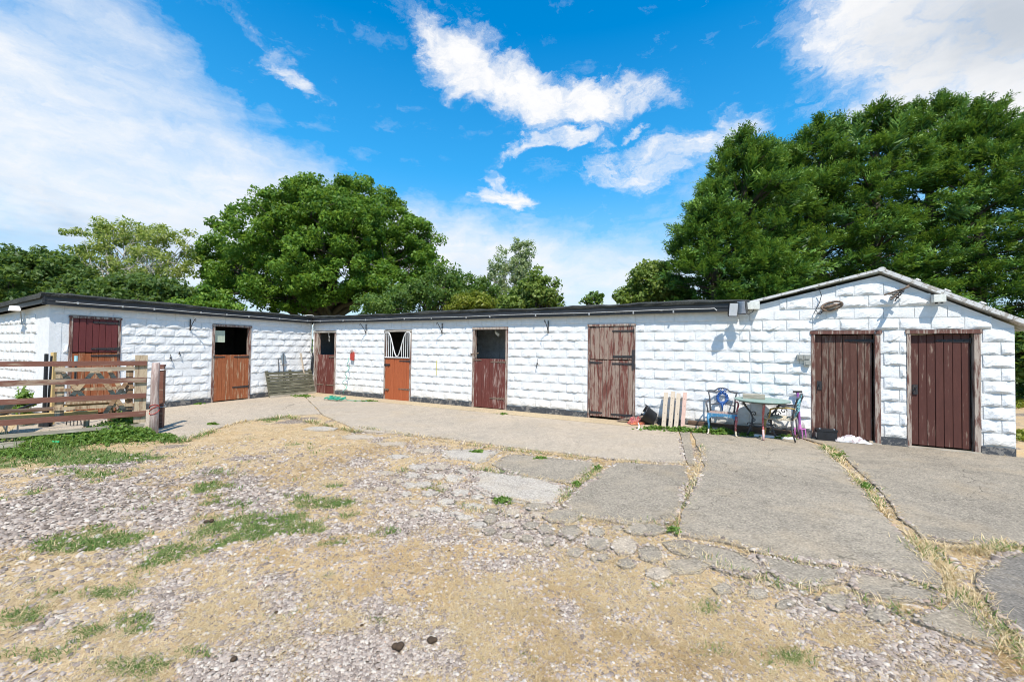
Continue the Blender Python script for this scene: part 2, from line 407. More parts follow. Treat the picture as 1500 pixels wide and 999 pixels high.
M_PINKBOARD = painted_wood('pinkish_bare_board', (.56, .36, .29), (.62, .43, .34), (.42, .30, .24), .40)
M_DARKTIMBER = painted_wood('dark_timber', (.085, .05, .032), (.16, .10, .065), (.30, .22, .15), .42, axis='x')
M_VERGE = two_tone('white_verge', (.56, .555, .54), (.33, .30, .26), .44, .85, 9)
M_FIBRE = two_tone('fibre_cement_sheet', (.40, .40, .35), (.24, .25, .18), .46, .9, 3)
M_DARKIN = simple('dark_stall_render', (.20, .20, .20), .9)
M_INBLOCK = simple('stall_block_painted_light', (.68, .72, .77), .9, var=.3, scale=6)  # raised pale blue tone stands in for daylight inside the stall
M_CONC = concrete('beige_concrete', (.43, .35, .26), (.35, .295, .225), (.265, .23, .18))
M_SANDY = concrete('sandy_strip', (.47, .365, .225), (.40, .315, .20), (.29, .235, .16))
M_CONC2 = concrete('grey_concrete', (.335, .285, .215), (.235, .20, .152), (.15, .13, .10))
M_CONC3 = concrete('pale_concrete', (.46, .405, .33), (.37, .325, .27), (.27, .24, .20))
M_CONC4 = concrete('dark_tarred_concrete', (.235, .205, .168), (.165, .147, .122), (.10, .09, .076))
M_GREY = simple('concrete_grey_box', (.30, .30, .27), .8)
M_CREAMBOX = simple('cream_plastic', (.66, .66, .60), .45)
M_GALV = simple('galvanised_tube', (.55, .56, .57), .42, .75, .12)
M_WHITECABLE = simple('off_white_cable', (.62, .60, .55), .6)
M_BLACKPL = simple('black_plastic', (.016, .017, .020), .4, 0, .3, 9, .1)
M_GREENHOSE = simple('green_hose', (.035, .34, .22), .4, 0, .2)
M_REDPL = simple('red_plastic', (.42, .05, .035), .5, 0, .3)
M_BLUEPAINT = two_tone('blue_chair_paint', (.045, .19, .34), (.33, .45, .46), .40, .5, 40)
M_DEEPBLUE = two_tone('deep_blue_paint', (.012, .075, .26), (.05, .05, .06), .36, .5, 40)
M_CASTIRON = two_tone('dark_cast_iron', (.045, .055, .065), (.12, .085, .07), .45, .6, 40)
M_CREAMPAINT = two_tone('cream_flaking_paint', (.56, .50, .38), (.24, .18, .11), .45, .6, 40)
M_REDPAINT = two_tone('red_leg_paint', (.42, .055, .06), (.52, .34, .30), .45, .6, 40)
M_PINKPAINT = two_tone('pink_leg_paint', (.62, .36, .36), (.5, .42, .36), .45, .6, 40)
M_OCHRE = two_tone('ochre_paint', (.40, .26, .05), (.22, .18, .12), .45, .6, 40)
M_TURQ = two_tone('turquoise_paint', (.10, .38, .46), (.45, .5, .46), .45, .6, 40)
M_TABLE = two_tone('green_table_paint', (.19, .285, .24), (.30, .33, .29), .42, .5, 26)
M_PURPLE = two_tone('purple_tool_paint', (.25, .075, .28), (.2, .11, .22), .36, .45, 30)
M_PINKTOOL = two_tone('pink_fork_head', (.50, .14, .42), (.36, .2, .34), .38, .5, 30)
M_WHITEPL = simple('white_sack', (.72, .70, .68), .5, 0, .1)
M_SKYBLUE = simple('pale_blue_grip', (.35, .60, .62), .45)
M_GLASSY = simple('lamp_glass', (.55, .60, .66), .12, .3, .1)
M_SOIL = simple('dung_soil', (.055, .035, .02), .95, 0, .4, 40, .6)
M_STRAWPOT = simple('terracotta', (.32, .13, .07), .8)

# ---------------------------------------------------------------- stone-faced blocks
PITCH_ROW = 0.2135; BASE = 0.15; BLK = 0.42
def rock_mesh(L, Hh, seed, depth=0.030, nx=11, nz=6):
    r = random.Random(seed); mb = MB()
    planes = [(r.uniform(.60, 1.25), r.uniform(-1.9, 1.9), r.uniform(-1.5, .1)) for _ in range(9)]
    xs = [0, .035] + [(.035 + (.93) * k / (nx - 3)) for k in range(1, nx - 3)] + [.965, 1]
    zs = [0, .10, .22, .42, .64, .86, 1][:nz + 1]
    V = []; jit = {}
    for j, z in enumerate(zs):
        for i, x in enumerate(xs):
            xx, zz = x, z
            if 0 < i < len(xs) - 1 and 0 < j < len(zs) - 1:
                xx += r.uniform(-.025, .025); zz += r.uniform(-.045, .045)
            d = min(a + b * (xx - .5) * 1.1 + c * (zz - .35) for a, b, c in planes)
            d = max(.12, min(1.15, d)) + r.uniform(-.13, .13)
            e = min(1, x / .05, (1 - x) / .05) * min(1, z / (.10 + .14 * r.random()), (1 - z) / .40)
            V.append(((xx) * L, -depth * d * max(0, e), zz * Hh))
    W_ = len(xs); F = []
    for j in range(len(zs) - 1):
        for i in range(W_ - 1):
            a = j * W_ + i
            F.append((a, a + 1, a + W_ + 1, a + W_))
    n0 = len(V); ring = [i for i in range(W_)] + [j * W_ + W_ - 1 for j in range(1, len(zs))] + [(len(zs) - 1) * W_ + i for i in range(W_ - 2, -1, -1)] + [j * W_ for j in range(len(zs) - 2, 0, -1)]
    for i in ring: V.append((V[i][0], .03, V[i][2]))
    k = len(ring)
    for q in range(k): F.append((ring[q], n0 + q, n0 + (q + 1) % k, ring[(q + 1) % k]))
    mb.add(V, F)
    return mb.mesh('block', M_WHITE)
GAP = 0.008
FULL = [rock_mesh(BLK - GAP, PITCH_ROW - GAP, 100 + i) for i in range(26)]
HALF = [rock_mesh(BLK / 2 - GAP, PITCH_ROW - GAP, 200 + i, nx=8) for i in range(16)]
PLAIN = []
def lay_blocks(parent, u0, u1, openings, rows, deep=1.0, top=None, rz=0.0, org=(0, 0), phase=0.0, flat=0.0, skip=None, ends=(0, 0)):
    """courses of blocks along local x; each block its own part; openings = (x0, x1, ztop)"""
    n = 0; rest = MB()
    for row in range(rows):
        z0 = BASE + row * PITCH_ROW; z1 = z0 + PITCH_ROW
        odd = row % 2; ua, ub = u0 + ends[0] * odd, u1 + ends[1] * odd
        x = u0 - (BLK / 2 if (row + int(phase * 2)) % 2 else 0)
        segs = []
        while x < ub - 1e-4:
            a, b = max(x, ua), min(x + BLK, ub); x += BLK
            if b - a < .05: continue
            parts = [(a, b)]
            for (o0, o1, ot) in openings:
                if z0 < ot - .06:
                    np_ = []
                    for (c, d) in parts:
                        if d <= o0 or c >= o1: np_.append((c, d)); continue
                        if c < o0: np_.append((c, o0))
                        if d > o1: np_.append((o1, d))
                    parts = np_
            segs += parts
        for (a, b) in segs:
            if top is not None:
                zz = z1 - .03
                while b - a > .1 and (top(a) < zz or top(b) < zz):
                    if top(a) < zz: a += .05
                    if top(b) < zz: b -= .05
            if b - a < .09: continue
            if skip and skip(a, b, row): continue
            h = 1.0
            full = (b - a) > BLK * .72
            me = random.choice(FULL if full else HALF); L0 = (BLK if full else BLK / 2) - GAP
            o = link('block', me, parent)
            ca, sa = math.cos(rz), math.sin(rz)
            o.location = (org[0] + ca * (a + GAP / 2), org[1] + sa * (a + GAP / 2), z0 + GAP / 2)
            dy = 1.0 if random.random() > flat else random.uniform(.12, .5)
            if row == 10: h = .19 / PITCH_ROW; dy *= .45
            o.rotation_euler = (0, 0, rz); o.scale = ((b - a - GAP) / L0, dy * deep * random.uniform(.8, 1.3), h)
            n += 1
    return n
def wall_pieces(mb, u0, u1, openings, ztop, y0=.007, y1=.20):
    ops = sorted(openings); x = u0
    for (o0, o1, ot) in ops:
        if o0 > x: mb.box(x, o0, y0, y1, 0, ztop)
        mb.box(max(o0, u0), o1, y0 + .001, y1, ot, ztop)
        x = o1
    if x < u1: mb.box(x, u1, y0, y1, 0, ztop)
def plinth_pieces(parent, u0, u1, openings, rz=0.0, org=(0, 0)):
    x = u0
    def seg(a, b):
        mb = MB(); k = max(1, int((b - a) / .45))
        for i in range(k):
            c, d = a + (b - a) * i / k, a + (b - a) * (i + 1) / k
            yo = random.uniform(.012, .03); zt = BASE - random.uniform(.0, .014)
            mb.box(c, d + (.004 if i < k - 1 else 0), -yo, .05, -.03, zt)
        mb.build('plinth', M_PLINTH, parent, (org[0], org[1], 0), (0, 0, rz))
    for (o0, o1, ot) in sorted(openings):
        if o0 > x: seg(x, o0)
        x = o1
    if x < u1: seg(x, u1)

# ---------------------------------------------------------------- doors
def planks(parent, x0, x1, z0, z1, n, mat, yf, th=.022, top_jag=0.0):
    w = (x1 - x0) / n
    for i in range(n):
        wj = w - random.uniform(.005, .009); dz = random.uniform(-top_jag, top_jag)
        mb = MB(); mb.chamfer_box(-wj / 2, wj / 2, 0, th, z0 + random.uniform(0, top_jag), z1 + dz, .004)
        mb.build('plank', mat, parent, (x0 + w * (i + .5), yf + random.uniform(-.004, .004), 0), (0, random.uniform(-.0015, .0015), random.uniform(-.03, .03)))
def strap(parent, x0, x1, z, mat, y, h=.045, tilt=0.0, knuckle=1):
    """T-hinge strap: tapered bar with bolt heads and a knuckle at the post end"""
    mb = MB(); a, b = (x0, x1) if knuckle > 0 else (x1, x0)     # b = post end
    s = 1 if b > a else -1
    poly = [(a, -h * .32), (b, -h * .5), (b, h * .5), (a, h * .32)]
    if s < 0: poly = poly[::-1]
    mb.extrude_xz([(x, q) for x, q in poly], -.008, 0)
    mb.lathe([(h * .36, -.008), (h * .36, .0)], 10, Matrix.Translation((a, 0, 0)) @ Matrix.Rotation(R(90), 4, 'X'))
    mb.tube([(b, -.008, -h * .9), (b, -.008, h * .9)], .011, 8)
    for q in (.15, .5, .82):
        mb.lathe([(.010, 0), (.008, .006), (.002, .008)], 8, Matrix.Translation((a + (b - a) * q, -.008, 0)) @ Matrix.Rotation(R(90), 4, 'X'))
    return mb.build('hinge', mat, parent, (0, y, z), (0, tilt, 0))
def bolt(parent, x0, x1, z, mat, y, tilt=0.0):
    mb = MB(); L = x1 - x0
    mb.box(-L * .42, L * .42, -.006, 0, -.028, .028)
    mb.tube([(-L / 2, -.016, 0), (L / 2, -.016, 0)], .010, 8)
    for q in (-.3, .3): mb.box(q * L - .012, q * L + .012, -.030, -.004, -.022, .022)
    mb.tube([(.05 * L, -.016, 0), (.05 * L, -.045, -.01), (.05 * L, -.05, -.05)], .008, 6)
    return mb.build('bolt', mat, parent, ((x0 + x1) / 2, y, z), (0, tilt, 0))
def leaf(parent, x0, x1, z0, z1, n, mat, yf=-.012, label=None, jag=.004, name='stable_door'):
    mb = MB()
    for q in (.12, .5, .88):
        zc = z0 + (z1 - z0) * q; mb.box(x0 + .03, x1 - .03, yf + .026, yf + .05, zc - .05, zc + .05)
    mb.box(x0 + .004, x1 - .004, yf + .019, yf + .0255, z0 + .012, z1 - .012)
    d = mb.build(name, mat, parent)
    if label: d['label'] = label
    planks(d, x0, x1, z0, z1, n, mat, yf, .022, jag)
    return d
def frame(parent, x0, x1, ztop, mat, w=.065, y0=-.02, y1=.10, head_mat=None, wl_=None):
    mb = MB(); wl_ = wl_ or w
    mb.box(x0, x0 + wl_, y0, y1, 0.0, ztop - w, j=.003); mb.box(x1 - w, x1, y0 + .002, y1, 0.0, ztop - w, j=.003)
    f = mb.build('door_frame', mat, parent)
    mb = MB(); mb.box(x0 - .012, x1 + .012, y0 - .012, y1, ztop - w + .001, ztop, j=.003)
    h = mb.build('head', head_mat or mat, f)
    return f

# ================================================================ BUILDINGS
CZ = (CORNER.x, CORNER.y, 0)
# ---- main range
rng_ = empty('stable_range', CZ, AM)
tag(rng_, 'long white stone-faced stable range with four half doors along the back of the yard', 'stable building')
MO = [(0.10, 1.22, 2.22), (3.50, 4.62, 2.22), (6.87, 7.99, 2.25), (10.22, 11.34, 2.27)]
mb = MB(); wall_pieces(mb, 0.02, 13.62, MO, 2.50); mb.build('wall', M_WHITE, rng_)
lay_blocks(rng_, 0.0, 13.62, MO, 11, flat=.04, phase=0, ends=(0, .22))
plinth_pieces(rng_, 0.0, 13.62, MO)
def felt_roof(parent, x0, x1, depth, slope, name='roof', front=-.16):
    """low-pitch felt roof: uneven kerb along the front edge, falling to the back"""
    mb = MB(); n = int((x1 - x0) / .22)
    prev = None; V = []; F = []
    prof = [(front, 2.655), (front - .02, 2.69), (front + .03, 2.725), (front + .22, 2.70), (depth, 2.70 - slope), (depth, 2.60 - slope), (front + .05, 2.60)]
    k = len(prof)
    for i in range(n + 1):
        x = x0 + (x1 - x0) * i / n
        for q, (y, z) in enumerate(prof):
            V.append((x, y + (random.uniform(-.008, .008) if q < 4 else 0), z + ((random.uniform(-.012, .014) + .014 * math.sin(x * 1.1 + 1) + .008 * math.sin(x * 2.7)) if q in (1, 2, 3) else 0)))
    for i in range(n):
        for q in range(k): F.append((i * k + q, i * k + (q + 1) % k, (i + 1) * k + (q + 1) % k, (i + 1) * k + q))
    F += [tuple(range(k - 1, -1, -1)), tuple(n * k + q for q in range(k))]
    mb.add(V, F); return mb.build(name, M_FELT, parent)
def fascia(parent, x0, x1, y=-.13, gap=0.0):
    mb = MB(); n = max(1, int((x1 - x0) / 2.4))
    for i in range(n):
        a, b = x0 + (x1 - x0) * i / n, x0 + (x1 - x0) * (i + 1) / n
        zo = random.uniform(-.010, .008); mb.box(a, b - .006, y + random.uniform(-.004, .004), y + .025, 2.475 + zo, 2.652)
    f = mb.build('fascia', M_FASCIA, parent)
    mb = MB(); mb.box(x0, x1 - .003, y - .012, y - .001, 2.565, 2.648); mb.build('upper_board', M_FASCIA, f)
    mb = MB(); mb.box(x0, x1 - .01, y + .03, 0.0, 2.50, 2.52); mb.build('soffit', M_FASCIA, f)
    return f
def conduit(parent, pts, clips=9, r=.009, mat=None):
    mb = MB(); mb.tube(pts, r, 6)
    a, b = Vector(pts[0]), Vector(pts[-1])
    for i in range(clips):
        p = a.lerp(b, (i + random.uniform(.2, .8)) / clips)
        mb.box(p.x - .014, p.x + .014, p.y - .016, p.y + .012, p.z - .024, p.z + .024)
    return mb.build('conduit', mat or M_GREYMETAL, parent)
felt_roof(rng_, -.06, 13.62, 4.2, .24)
fascia(rng_, -.09, 13.50)
pts = [(x, -.152 , 2.545 + .006 * math.sin(x * 1.7)) for x in np.linspace(.1, 12.9, 40)] + [(12.98, -.150, 2.55), (13.03, -.150, 2.50)]
conduit(rng_, pts, 11, .010)
# closed interior: back wall, partitions, end walls
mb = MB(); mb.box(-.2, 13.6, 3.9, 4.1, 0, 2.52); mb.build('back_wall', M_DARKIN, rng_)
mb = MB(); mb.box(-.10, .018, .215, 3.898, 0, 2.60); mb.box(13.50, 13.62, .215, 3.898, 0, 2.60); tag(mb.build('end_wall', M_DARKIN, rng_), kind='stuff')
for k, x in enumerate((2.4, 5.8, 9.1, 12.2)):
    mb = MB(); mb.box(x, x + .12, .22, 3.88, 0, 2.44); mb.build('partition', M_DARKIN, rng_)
# stall behind the third door: block courses, bluish daylight put into their colour
mb = MB()
for row in range(10):
    xx = 5.96 + (.22 if row % 2 else 0)
    while xx < 9.0:
        mb.box(xx, min(xx + .425, 9.05), 1.60 + random.uniform(0, .012), 1.7, .02 + row * .225, .02 + row * .225 + .212); xx += .44
mb.box(5.93, 9.08, 1.72, 1.8, 0, 2.44)
tag(mb.build('stall_blockwork', M_INBLOCK, rng_), kind='stuff')
# doors of the range
F_ = frame(rng_, .10, 1.22, 2.20, M_FRAME, .06, head_mat=M_GREYFRAME, wl_=.20)
L3 = leaf(rng_, .27, 1.17, .015, 1.37, 7, M_MAROON, label='maroon half door in the inner corner of the yard')
strap(L3, .75, 1.19, .32, M_RUST, -.014); strap(L3, .30, .60, .32, M_RUST, -.014, knuckle=-1); bolt(L3, .90, 1.18, 1.30, M_RUST, -.014)
F_ = frame(rng_, 3.50, 4.62, 2.20, M_FRAME, .055, head_mat=M_GREYFRAME)
L4 = leaf(rng_, 3.555, 4.565, .01, 1.31, 8, M_BRIGHT, label='bright orange half door under a white V-shaped grille')
strap(L4, 4.16, 4.58, 1.23, M_IRON, -.014); strap(L4, 4.14, 4.58, .36, M_RUST, -.014); bolt(L4, 3.52, 3.78, 1.10, M_IRON, -.014); bolt(L4, 3.53, 3.74, .32, M_RUST, -.014)
F_ = frame(rng_, 6.87, 7.99, 2.24, M_FRAME, .065)
L5 = leaf(rng_, 6.93, 7.93, .03, 1.37, 8, M_MAROON, label='flaking maroon half door below the open hatch of the middle stall')
strap(L5, 7.48, 7.94, 1.29, M_RUST, -.014); strap(L5, 7.46, 7.90, .30, M_RUST, -.014); strap(L5, 6.93, 7.17, .28, M_RUST, -.014, tilt=R(-10), knuckle=-1); strap(L5, 6.91, 7.16, 1.33, M_RUST, -.014, knuckle=-1)
F_ = frame(rng_, 10.22, 11.34, 2.27, M_FRAME, .05)
L6 = leaf(rng_, 10.275, 11.285, .06, 1.415, 10, M_WORN, label='weathered lower leaf with grain showing through red paint', jag=.012)
L6b = leaf(rng_, 10.275, 11.285, 1.43, 2.205, 9, M_WORN, label='weathered closed upper leaf', jag=.006)
strap(L6b, 10.82, 11.31, 2.10, M_IRON, -.014, .05); strap(L6b, 10.84, 11.32, 1.50, M_IRON, -.014, .065)
strap(L6, 10.82, 11.31, 1.33, M_IRON, -.014, .055); strap(L6, 10.27, 10.56, 1.345, M_IRON, -.014, .045, knuckle=-1)
strap(L6, 10.80, 11.28, .14, M_IRON, -.014, .055); strap(L6, 10.27, 10.56, .15, M_IRON, -.014, .055, knuckle=-1)
mb = MB(); mb.box(11.275, 11.335, -.034, -.0205, 1.22, 1.66); mb.build('iron_plate', M_IRON, L6)

# ---- left wing
wng = empty('stable_wing', CZ, AW)
tag(wng, 'white stone-faced stable wing on the left side of the yard behind the timber gate', 'stable building')
WX = -6.58
WO = [(-6.26, -5.37, 2.28), (-3.33, -2.23, 2.27)]
mb = MB(); wall_pieces(mb, WX + .01, -.05, WO, 2.50); mb.build('wall', M_WHITE, wng)
lay_blocks(wng, WX + .02, -.03, WO, 11, flat=.06, phase=.5, skip=lambda a, b, r: a < -6.15 and r < 10 and random.random() < .75)
plinth_pieces(wng, WX, -.04, WO)
mb = MB(); mb.extrude_xz([(0, 0), (4.1, 0), (4.1, 2.26), (0, 2.49)], .012, .20)
mb.build('end_wall', M_WHITE, wng, (WX, 0, 0), (0, 0, R(90))).scale = (1, -1, 1)
# courses on the end wall (it looks along local -x)
def end_blocks():
    for row in range(11):
        z0 = BASE + row * PITCH_ROW; x = .72 if row % 2 else .62
        x0 = x
        while x < 4.0:
            b = min(x + .30, 4.05)
            if z0 + PITCH_ROW < 2.47 - .055 * b:
                o = link('block', random.choice(HALF + FULL), wng, (WX, b, z0 + GAP / 2), (0, 0, R(-90)))
                L0 = (max(v.co.x for v in o.data.vertices))
                o.scale = ((b - x - GAP) / L0, random.uniform(.8, 1.1), 1)
            x = b
end_blocks()
mb = MB(); mb.box(-.012, .03, 0, 4.1, -.03, BASE - .01); mb.build('plinth', M_PLINTH, wng, (WX, 0, 0))
felt_roof(wng, WX - .17, .05, 4.2, .23)
mb = MB(); mb.extrude_xz([(-.155, 2.50), (4.2, 2.27), (4.2, 2.45), (-.155, 2.655)], 0, .025)
mb.build('verge_board', M_FASCIA, wng, (WX - .13, 0, 0), (0, 0, R(90))).scale = (1, -1, 1)
fascia(wng, WX - .14, -.16)
conduit(wng, [(x, -.152, 2.548 + .005 * math.sin(x * 2.3)) for x in np.linspace(WX + .05, -.2, 26)], 8, .010)
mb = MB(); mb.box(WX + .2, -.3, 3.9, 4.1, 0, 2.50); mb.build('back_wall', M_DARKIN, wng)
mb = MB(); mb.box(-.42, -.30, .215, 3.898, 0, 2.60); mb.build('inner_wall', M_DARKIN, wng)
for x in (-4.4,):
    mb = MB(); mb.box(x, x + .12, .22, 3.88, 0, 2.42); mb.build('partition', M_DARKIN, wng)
F_ = frame(wng, -6.26, -5.37, 2.27, M_FRAME, .05, head_mat=M_FRAME)
L1 = leaf(wng, -6.215, -5.425, .05, 1.43, 7, M_ORANGE, label='orange-red lower leaf behind the timber gate')
L1b = leaf(wng, -6.215, -5.425, 1.455, 2.215, 7, M_DARKMAROON, label='dark maroon closed upper leaf')
strap(L1b, -5.86, -5.41, 2.14, M_IRON, -.014, .055); strap(L1b, -5.88, -5.40, 1.53, M_IRON, -.014, .06); strap(L1, -5.88, -5.40, 1.37, M_IRON, -.014, .055)
F_ = frame(wng, -3.33, -2.23, 2.26, M_FRAME, .06)
L2 = leaf(wng, -3.275, -2.285, .04, 1.37, 9, M_ORANGE, label='orange-brown half door of the open wing stall')
strap(L2, -2.72, -2.29, 1.31, M_IRON, -.014, .05); strap(L2, -3.29, -2.98, 1.31, M_IRON, -.014, .045, knuckle=-1)
strap(L2, -2.74, -2.28, .40, M_IRON, -.014, .055); strap(L2, -3.27, -2.96, .30, M_RUST, -.014, .045, tilt=R(-9), knuckle=-1)

# ---- gabled store
shd = empty('gabled_shed', CZ, AM)
tag(shd, 'white stone-faced gabled shed with two plank doors at the right end of the range', 'shed')
SO = [(14.66, 15.68, 2.07), (16.04, 16.96, 2.07)]
def gtop(u): return 2.56 + (3.06 - 2.56) * (u - 13.62) / 2.07 if u < 15.69 else 3.06 - (3.06 - 2.12) * (u - 15.69) / 1.68
mb = MB(); x = 13.622
for (a, b, _) in SO: mb.box(x, a, .012, .2, 0, 2.07); x = b
mb.box(x, 17.36, .012, .2, 0, 2.07)
mb.extrude_xz([(13.622, 2.07), (17.36, 2.07), (17.36, 2.12), (15.69, 3.07), (13.622, 2.57)], .012, .2)
mb.build('gable_wall', M_WHITE, shd)
lay_blocks(shd, 13.63, 17.36, SO, 14, deep=1.3, top=gtop, flat=.15, phase=0, ends=(.22, 0))
plinth_pieces(shd, 13.62, 17.35, SO)
mb = MB(); mb.box(17.20, 17.355, .202, 4.4, 0, 2.09); mb.build('side_wall', M_WHITE, shd)
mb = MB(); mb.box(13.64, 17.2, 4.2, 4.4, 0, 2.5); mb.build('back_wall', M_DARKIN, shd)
def slope(name, p0, p1, mat, th=.05, front=-.05, back=4.6):
    (xa, za), (xb, zb) = p0, p1; n = 10; mb = MB(); V = []; F = []
    rows = 12
    for j in range(rows + 1):
        y = front + (back - front) * j / rows
        for i in range(n + 1):
            q = i / n; V.append((xa + (xb - xa) * q, y, za + (zb - za) * q + random.uniform(-.006, .006)))
    for j in range(rows):
        for i in range(n): a = j * (n + 1) + i; F.append((a, a + 1, a + n + 2, a + n + 1))
    m0 = len(V)
    V += [(x, y, z - th) for x, y, z in V]
    F += [tuple(m0 + q for q in f[::-1]) for f in F[:]]
    top = lambda j, i: j * (n + 1) + i
    for i in range(n): F.append((top(0, i), m0 + top(0, i), m0 + top(0, i + 1), top(0, i + 1))); F.append((top(rows, i + 1), m0 + top(rows, i + 1), m0 + top(rows, i), top(rows, i)))
    for j in range(rows): F.append((top(j + 1, 0), m0 + top(j + 1, 0), m0 + top(j, 0), top(j, 0))); F.append((top(j, n), m0 + top(j, n), m0 + top(j + 1, n), top(j + 1, n)))
    mb.add(V, F); return mb.build(name, mat, shd)
slope('roof', (13.50, 2.655), (15.70, 3.17), M_FIBRE); slope('roof', (15.702, 3.17), (17.62, 2.10), M_FIBRE)
def verge(p0, p1, n, y0=-.085, y1=-.03, dep=.062):
    """mortared verge: short bedded lengths with chipped edges"""
    a, b = Vector((p0[0], 0, p0[1])), Vector((p1[0], 0, p1[1])); d = (b - a); L = d.length; ang = math.atan2(d.z, d.x)
    f = None
    for i in range(n):
        q = a + d * (i / n); w = L / n - .006; mb = MB()
        mb.extrude_xz([(0, -dep + random.uniform(-.003, .003)), (w, -dep + random.uniform(-.003, .003)), (w, .004 + random.uniform(0, .003)), (w * .5, .005 + random.uniform(0, .003)), (0, .004 + random.uniform(0, .003))], y0, y1 + .14)
        o = mb.build('verge_tile', M_VERGE, shd, (q.x, 0, q.z), (0, -ang, 0))
verge((13.56, 2.66), (15.68, 3.18), 7, dep=.04); verge((15.70, 3.18), (17.60, 2.12), 7)
mb = MB(); mb.tube([(15.69, -.09, 3.165), (15.69, 4.6, 3.165)], .06, 10, flat=.7); mb.build('ridge', M_VERGE, shd)
for (x, y, z, w) in ((16.15, .0, 2.955, .07), (16.52, .02, 2.755, .09), (16.95, .0, 2.515, .07)):
    mb = MB(); mb.add([(0, 0, 0), (w, -.02, .0), (w * .8, .14, .01), (.1 * w, .12, 0), (.1 * w, .02, .03), (w * .9, .0, .018), (w * .7, .12, .026), (.2 * w, .1, .03)], [(3, 2, 1, 0), (4, 5, 6, 7), (0, 1, 5, 4), (1, 2, 6, 5), (2, 3, 7, 6), (3, 0, 4, 7)])
    mb.build('loose_mortar', M_VERGE, shd, (x, y - .06, z), (0, R(28), 0))
def shed_door(x0, x1, n, mat, handle_x, label, hinge_x):
    mb = MB(); y0, y1 = -.015, .13
    mb.box(x0, x0 + .055, y0, y1, 0.02, 2.0, j=.002); mb.box(x1 - .075, x1, y0 + .002, y1, 0.02, 2.0, j=.002)
    f = mb.build('door_frame', M_FRAME, shd)
    mb = MB(); mb.box(x0 - .02, x1 + .02, y0 - .01, y1, 2.003, 2.066, j=.002); mb.build('head', M_FRAME, f)
    mb = MB(); mb.box(x0 + .0, x1 - .0, -.05, .1, -.02, .028, j=.006); mb.build('threshold', M_OLDWOOD, f)
    d = leaf(shd, x0 + .058, x1 - .10, .05, 1.985, n, mat, yf=.055, label=label, jag=.008, name='plank_door')
    strap(d, hinge_x - .42, hinge_x, 1.88, M_IRON, .053, .055)
    mb = MB(); mb.box(-.035, .035, -.012, 0, -.085, .085); mb.tube([(0, -.012, .03), (0, -.05, .03), (.0, -.055, -.04)], .008, 6); mb.lathe([(.012, -.016), (.012, -.01)], 8, Matrix.Translation((0, 0, -.045)) @ Matrix.Rotation(R(90), 4, 'X'))
    mb.build('lock_plate', M_IRON, d, (handle_x, .053, 1.02))
    return d
shed_door(14.66, 15.68, 8, M_SHED, 14.79, 'weathered brown plank door nearest the garden table', 15.60)
shed_door(16.04, 16.96, 7, M_SHED2, 16.16, 'dark red-brown plank door nearest the right corner', 16.86)

# ================================================================ GROUND
def vnoise(x, y, s, seed=0):
    """smooth value noise on arrays"""
    x = x * s + 137.7 * seed; y = y * s + 71.3 * seed
    xi = np.floor(x).astype(np.int64); yi = np.floor(y).astype(np.int64); fx = x - xi; fy = y - yi
    def h(a, b):
        n = (a * 374761393 + b * 668265263 + seed * 1442695041) & 0xffffffff
        n = ((n ^ (n >> 13)) * 1274126177) & 0xffffffff
        return ((n ^ (n >> 16)) & 0xffff) / 65535.0
    fx = fx * fx * (3 - 2 * fx); fy = fy * fy * (3 - 2 * fy)
    return (h(xi, yi) * (1 - fx) + h(xi + 1, yi) * fx) * (1 - fy) + (h(xi, yi + 1) * (1 - fx) + h(xi + 1, yi + 1) * fx) * fy
def fbm(x, y, s, seed=0, oct=4, gain=.55):
    a = 1.0; t = 0; n = 0
    for o in range(oct):
        t = t + a * vnoise(x, y, s * 2 ** o, seed + o * 17); n += a; a *= gain
    return t / n
# patches, measured in the photo (centre and half size) and laid on the ground
def patch(cx, cy, rx, ry, amp, rot=0.0):
    c = gp(cx, cy); a = (gp(cx + rx, cy + ry * rot) - c); b = (gp(cx - rx * 0, cy + ry) - gp(cx, cy - ry)) * .5
    Mi = np.linalg.inv(np.array([[a.x, b.x], [a.y, b.y]])); return (c.x, c.y, Mi, amp)
def field(ps, X, Y):
    t = np.zeros_like(X)
    for (cx, cy, Mi, amp) in ps:
        u = Mi[0, 0] * (X - cx) + Mi[0, 1] * (Y - cy); v = Mi[1, 0] * (X - cx) + Mi[1, 1] * (Y - cy)
        t = np.maximum(t, amp * np.exp(-(u * u + v * v) * .9))
    return t
STRAW = [patch(*a) for a in [(470, 648, 150, 26, 1.1), (360, 650, 70, 25, .9), (600, 640, 120, 18, .9), (430, 690, 110, 24, .95), (570, 690, 90, 30, .75), (700, 790, 260, 60, .72), (640, 860, 260, 60, .85), (860, 880, 170, 60, .85),
    (1010, 930, 200, 70, .85), (720, 930, 60, 70, 1.15), (760, 890, 110, 28, 1.1), (480, 900, 110, 60, .75), (300, 900, 170, 50, .8), (120, 830, 130, 30, .8), (60, 850, 90, 30, .95), (330, 850, 120, 40, .7), (180, 660, 90, 14, .8), (250, 655, 40, 12, .7),
    (940, 830, 90, 35, .85), (1180, 960, 180, 40, .7), (1380, 985, 120, 30, .6), (1120, 860, 60, 25, .6), (100, 960, 170, 60, .75), (420, 980, 150, 40, .7), (880, 980, 200, 40, .7), (1370, 800, 60, 22, 1.2), (1420, 880, 40, 50, 1.2), (1480, 960, 40, 40, 1.1)]]
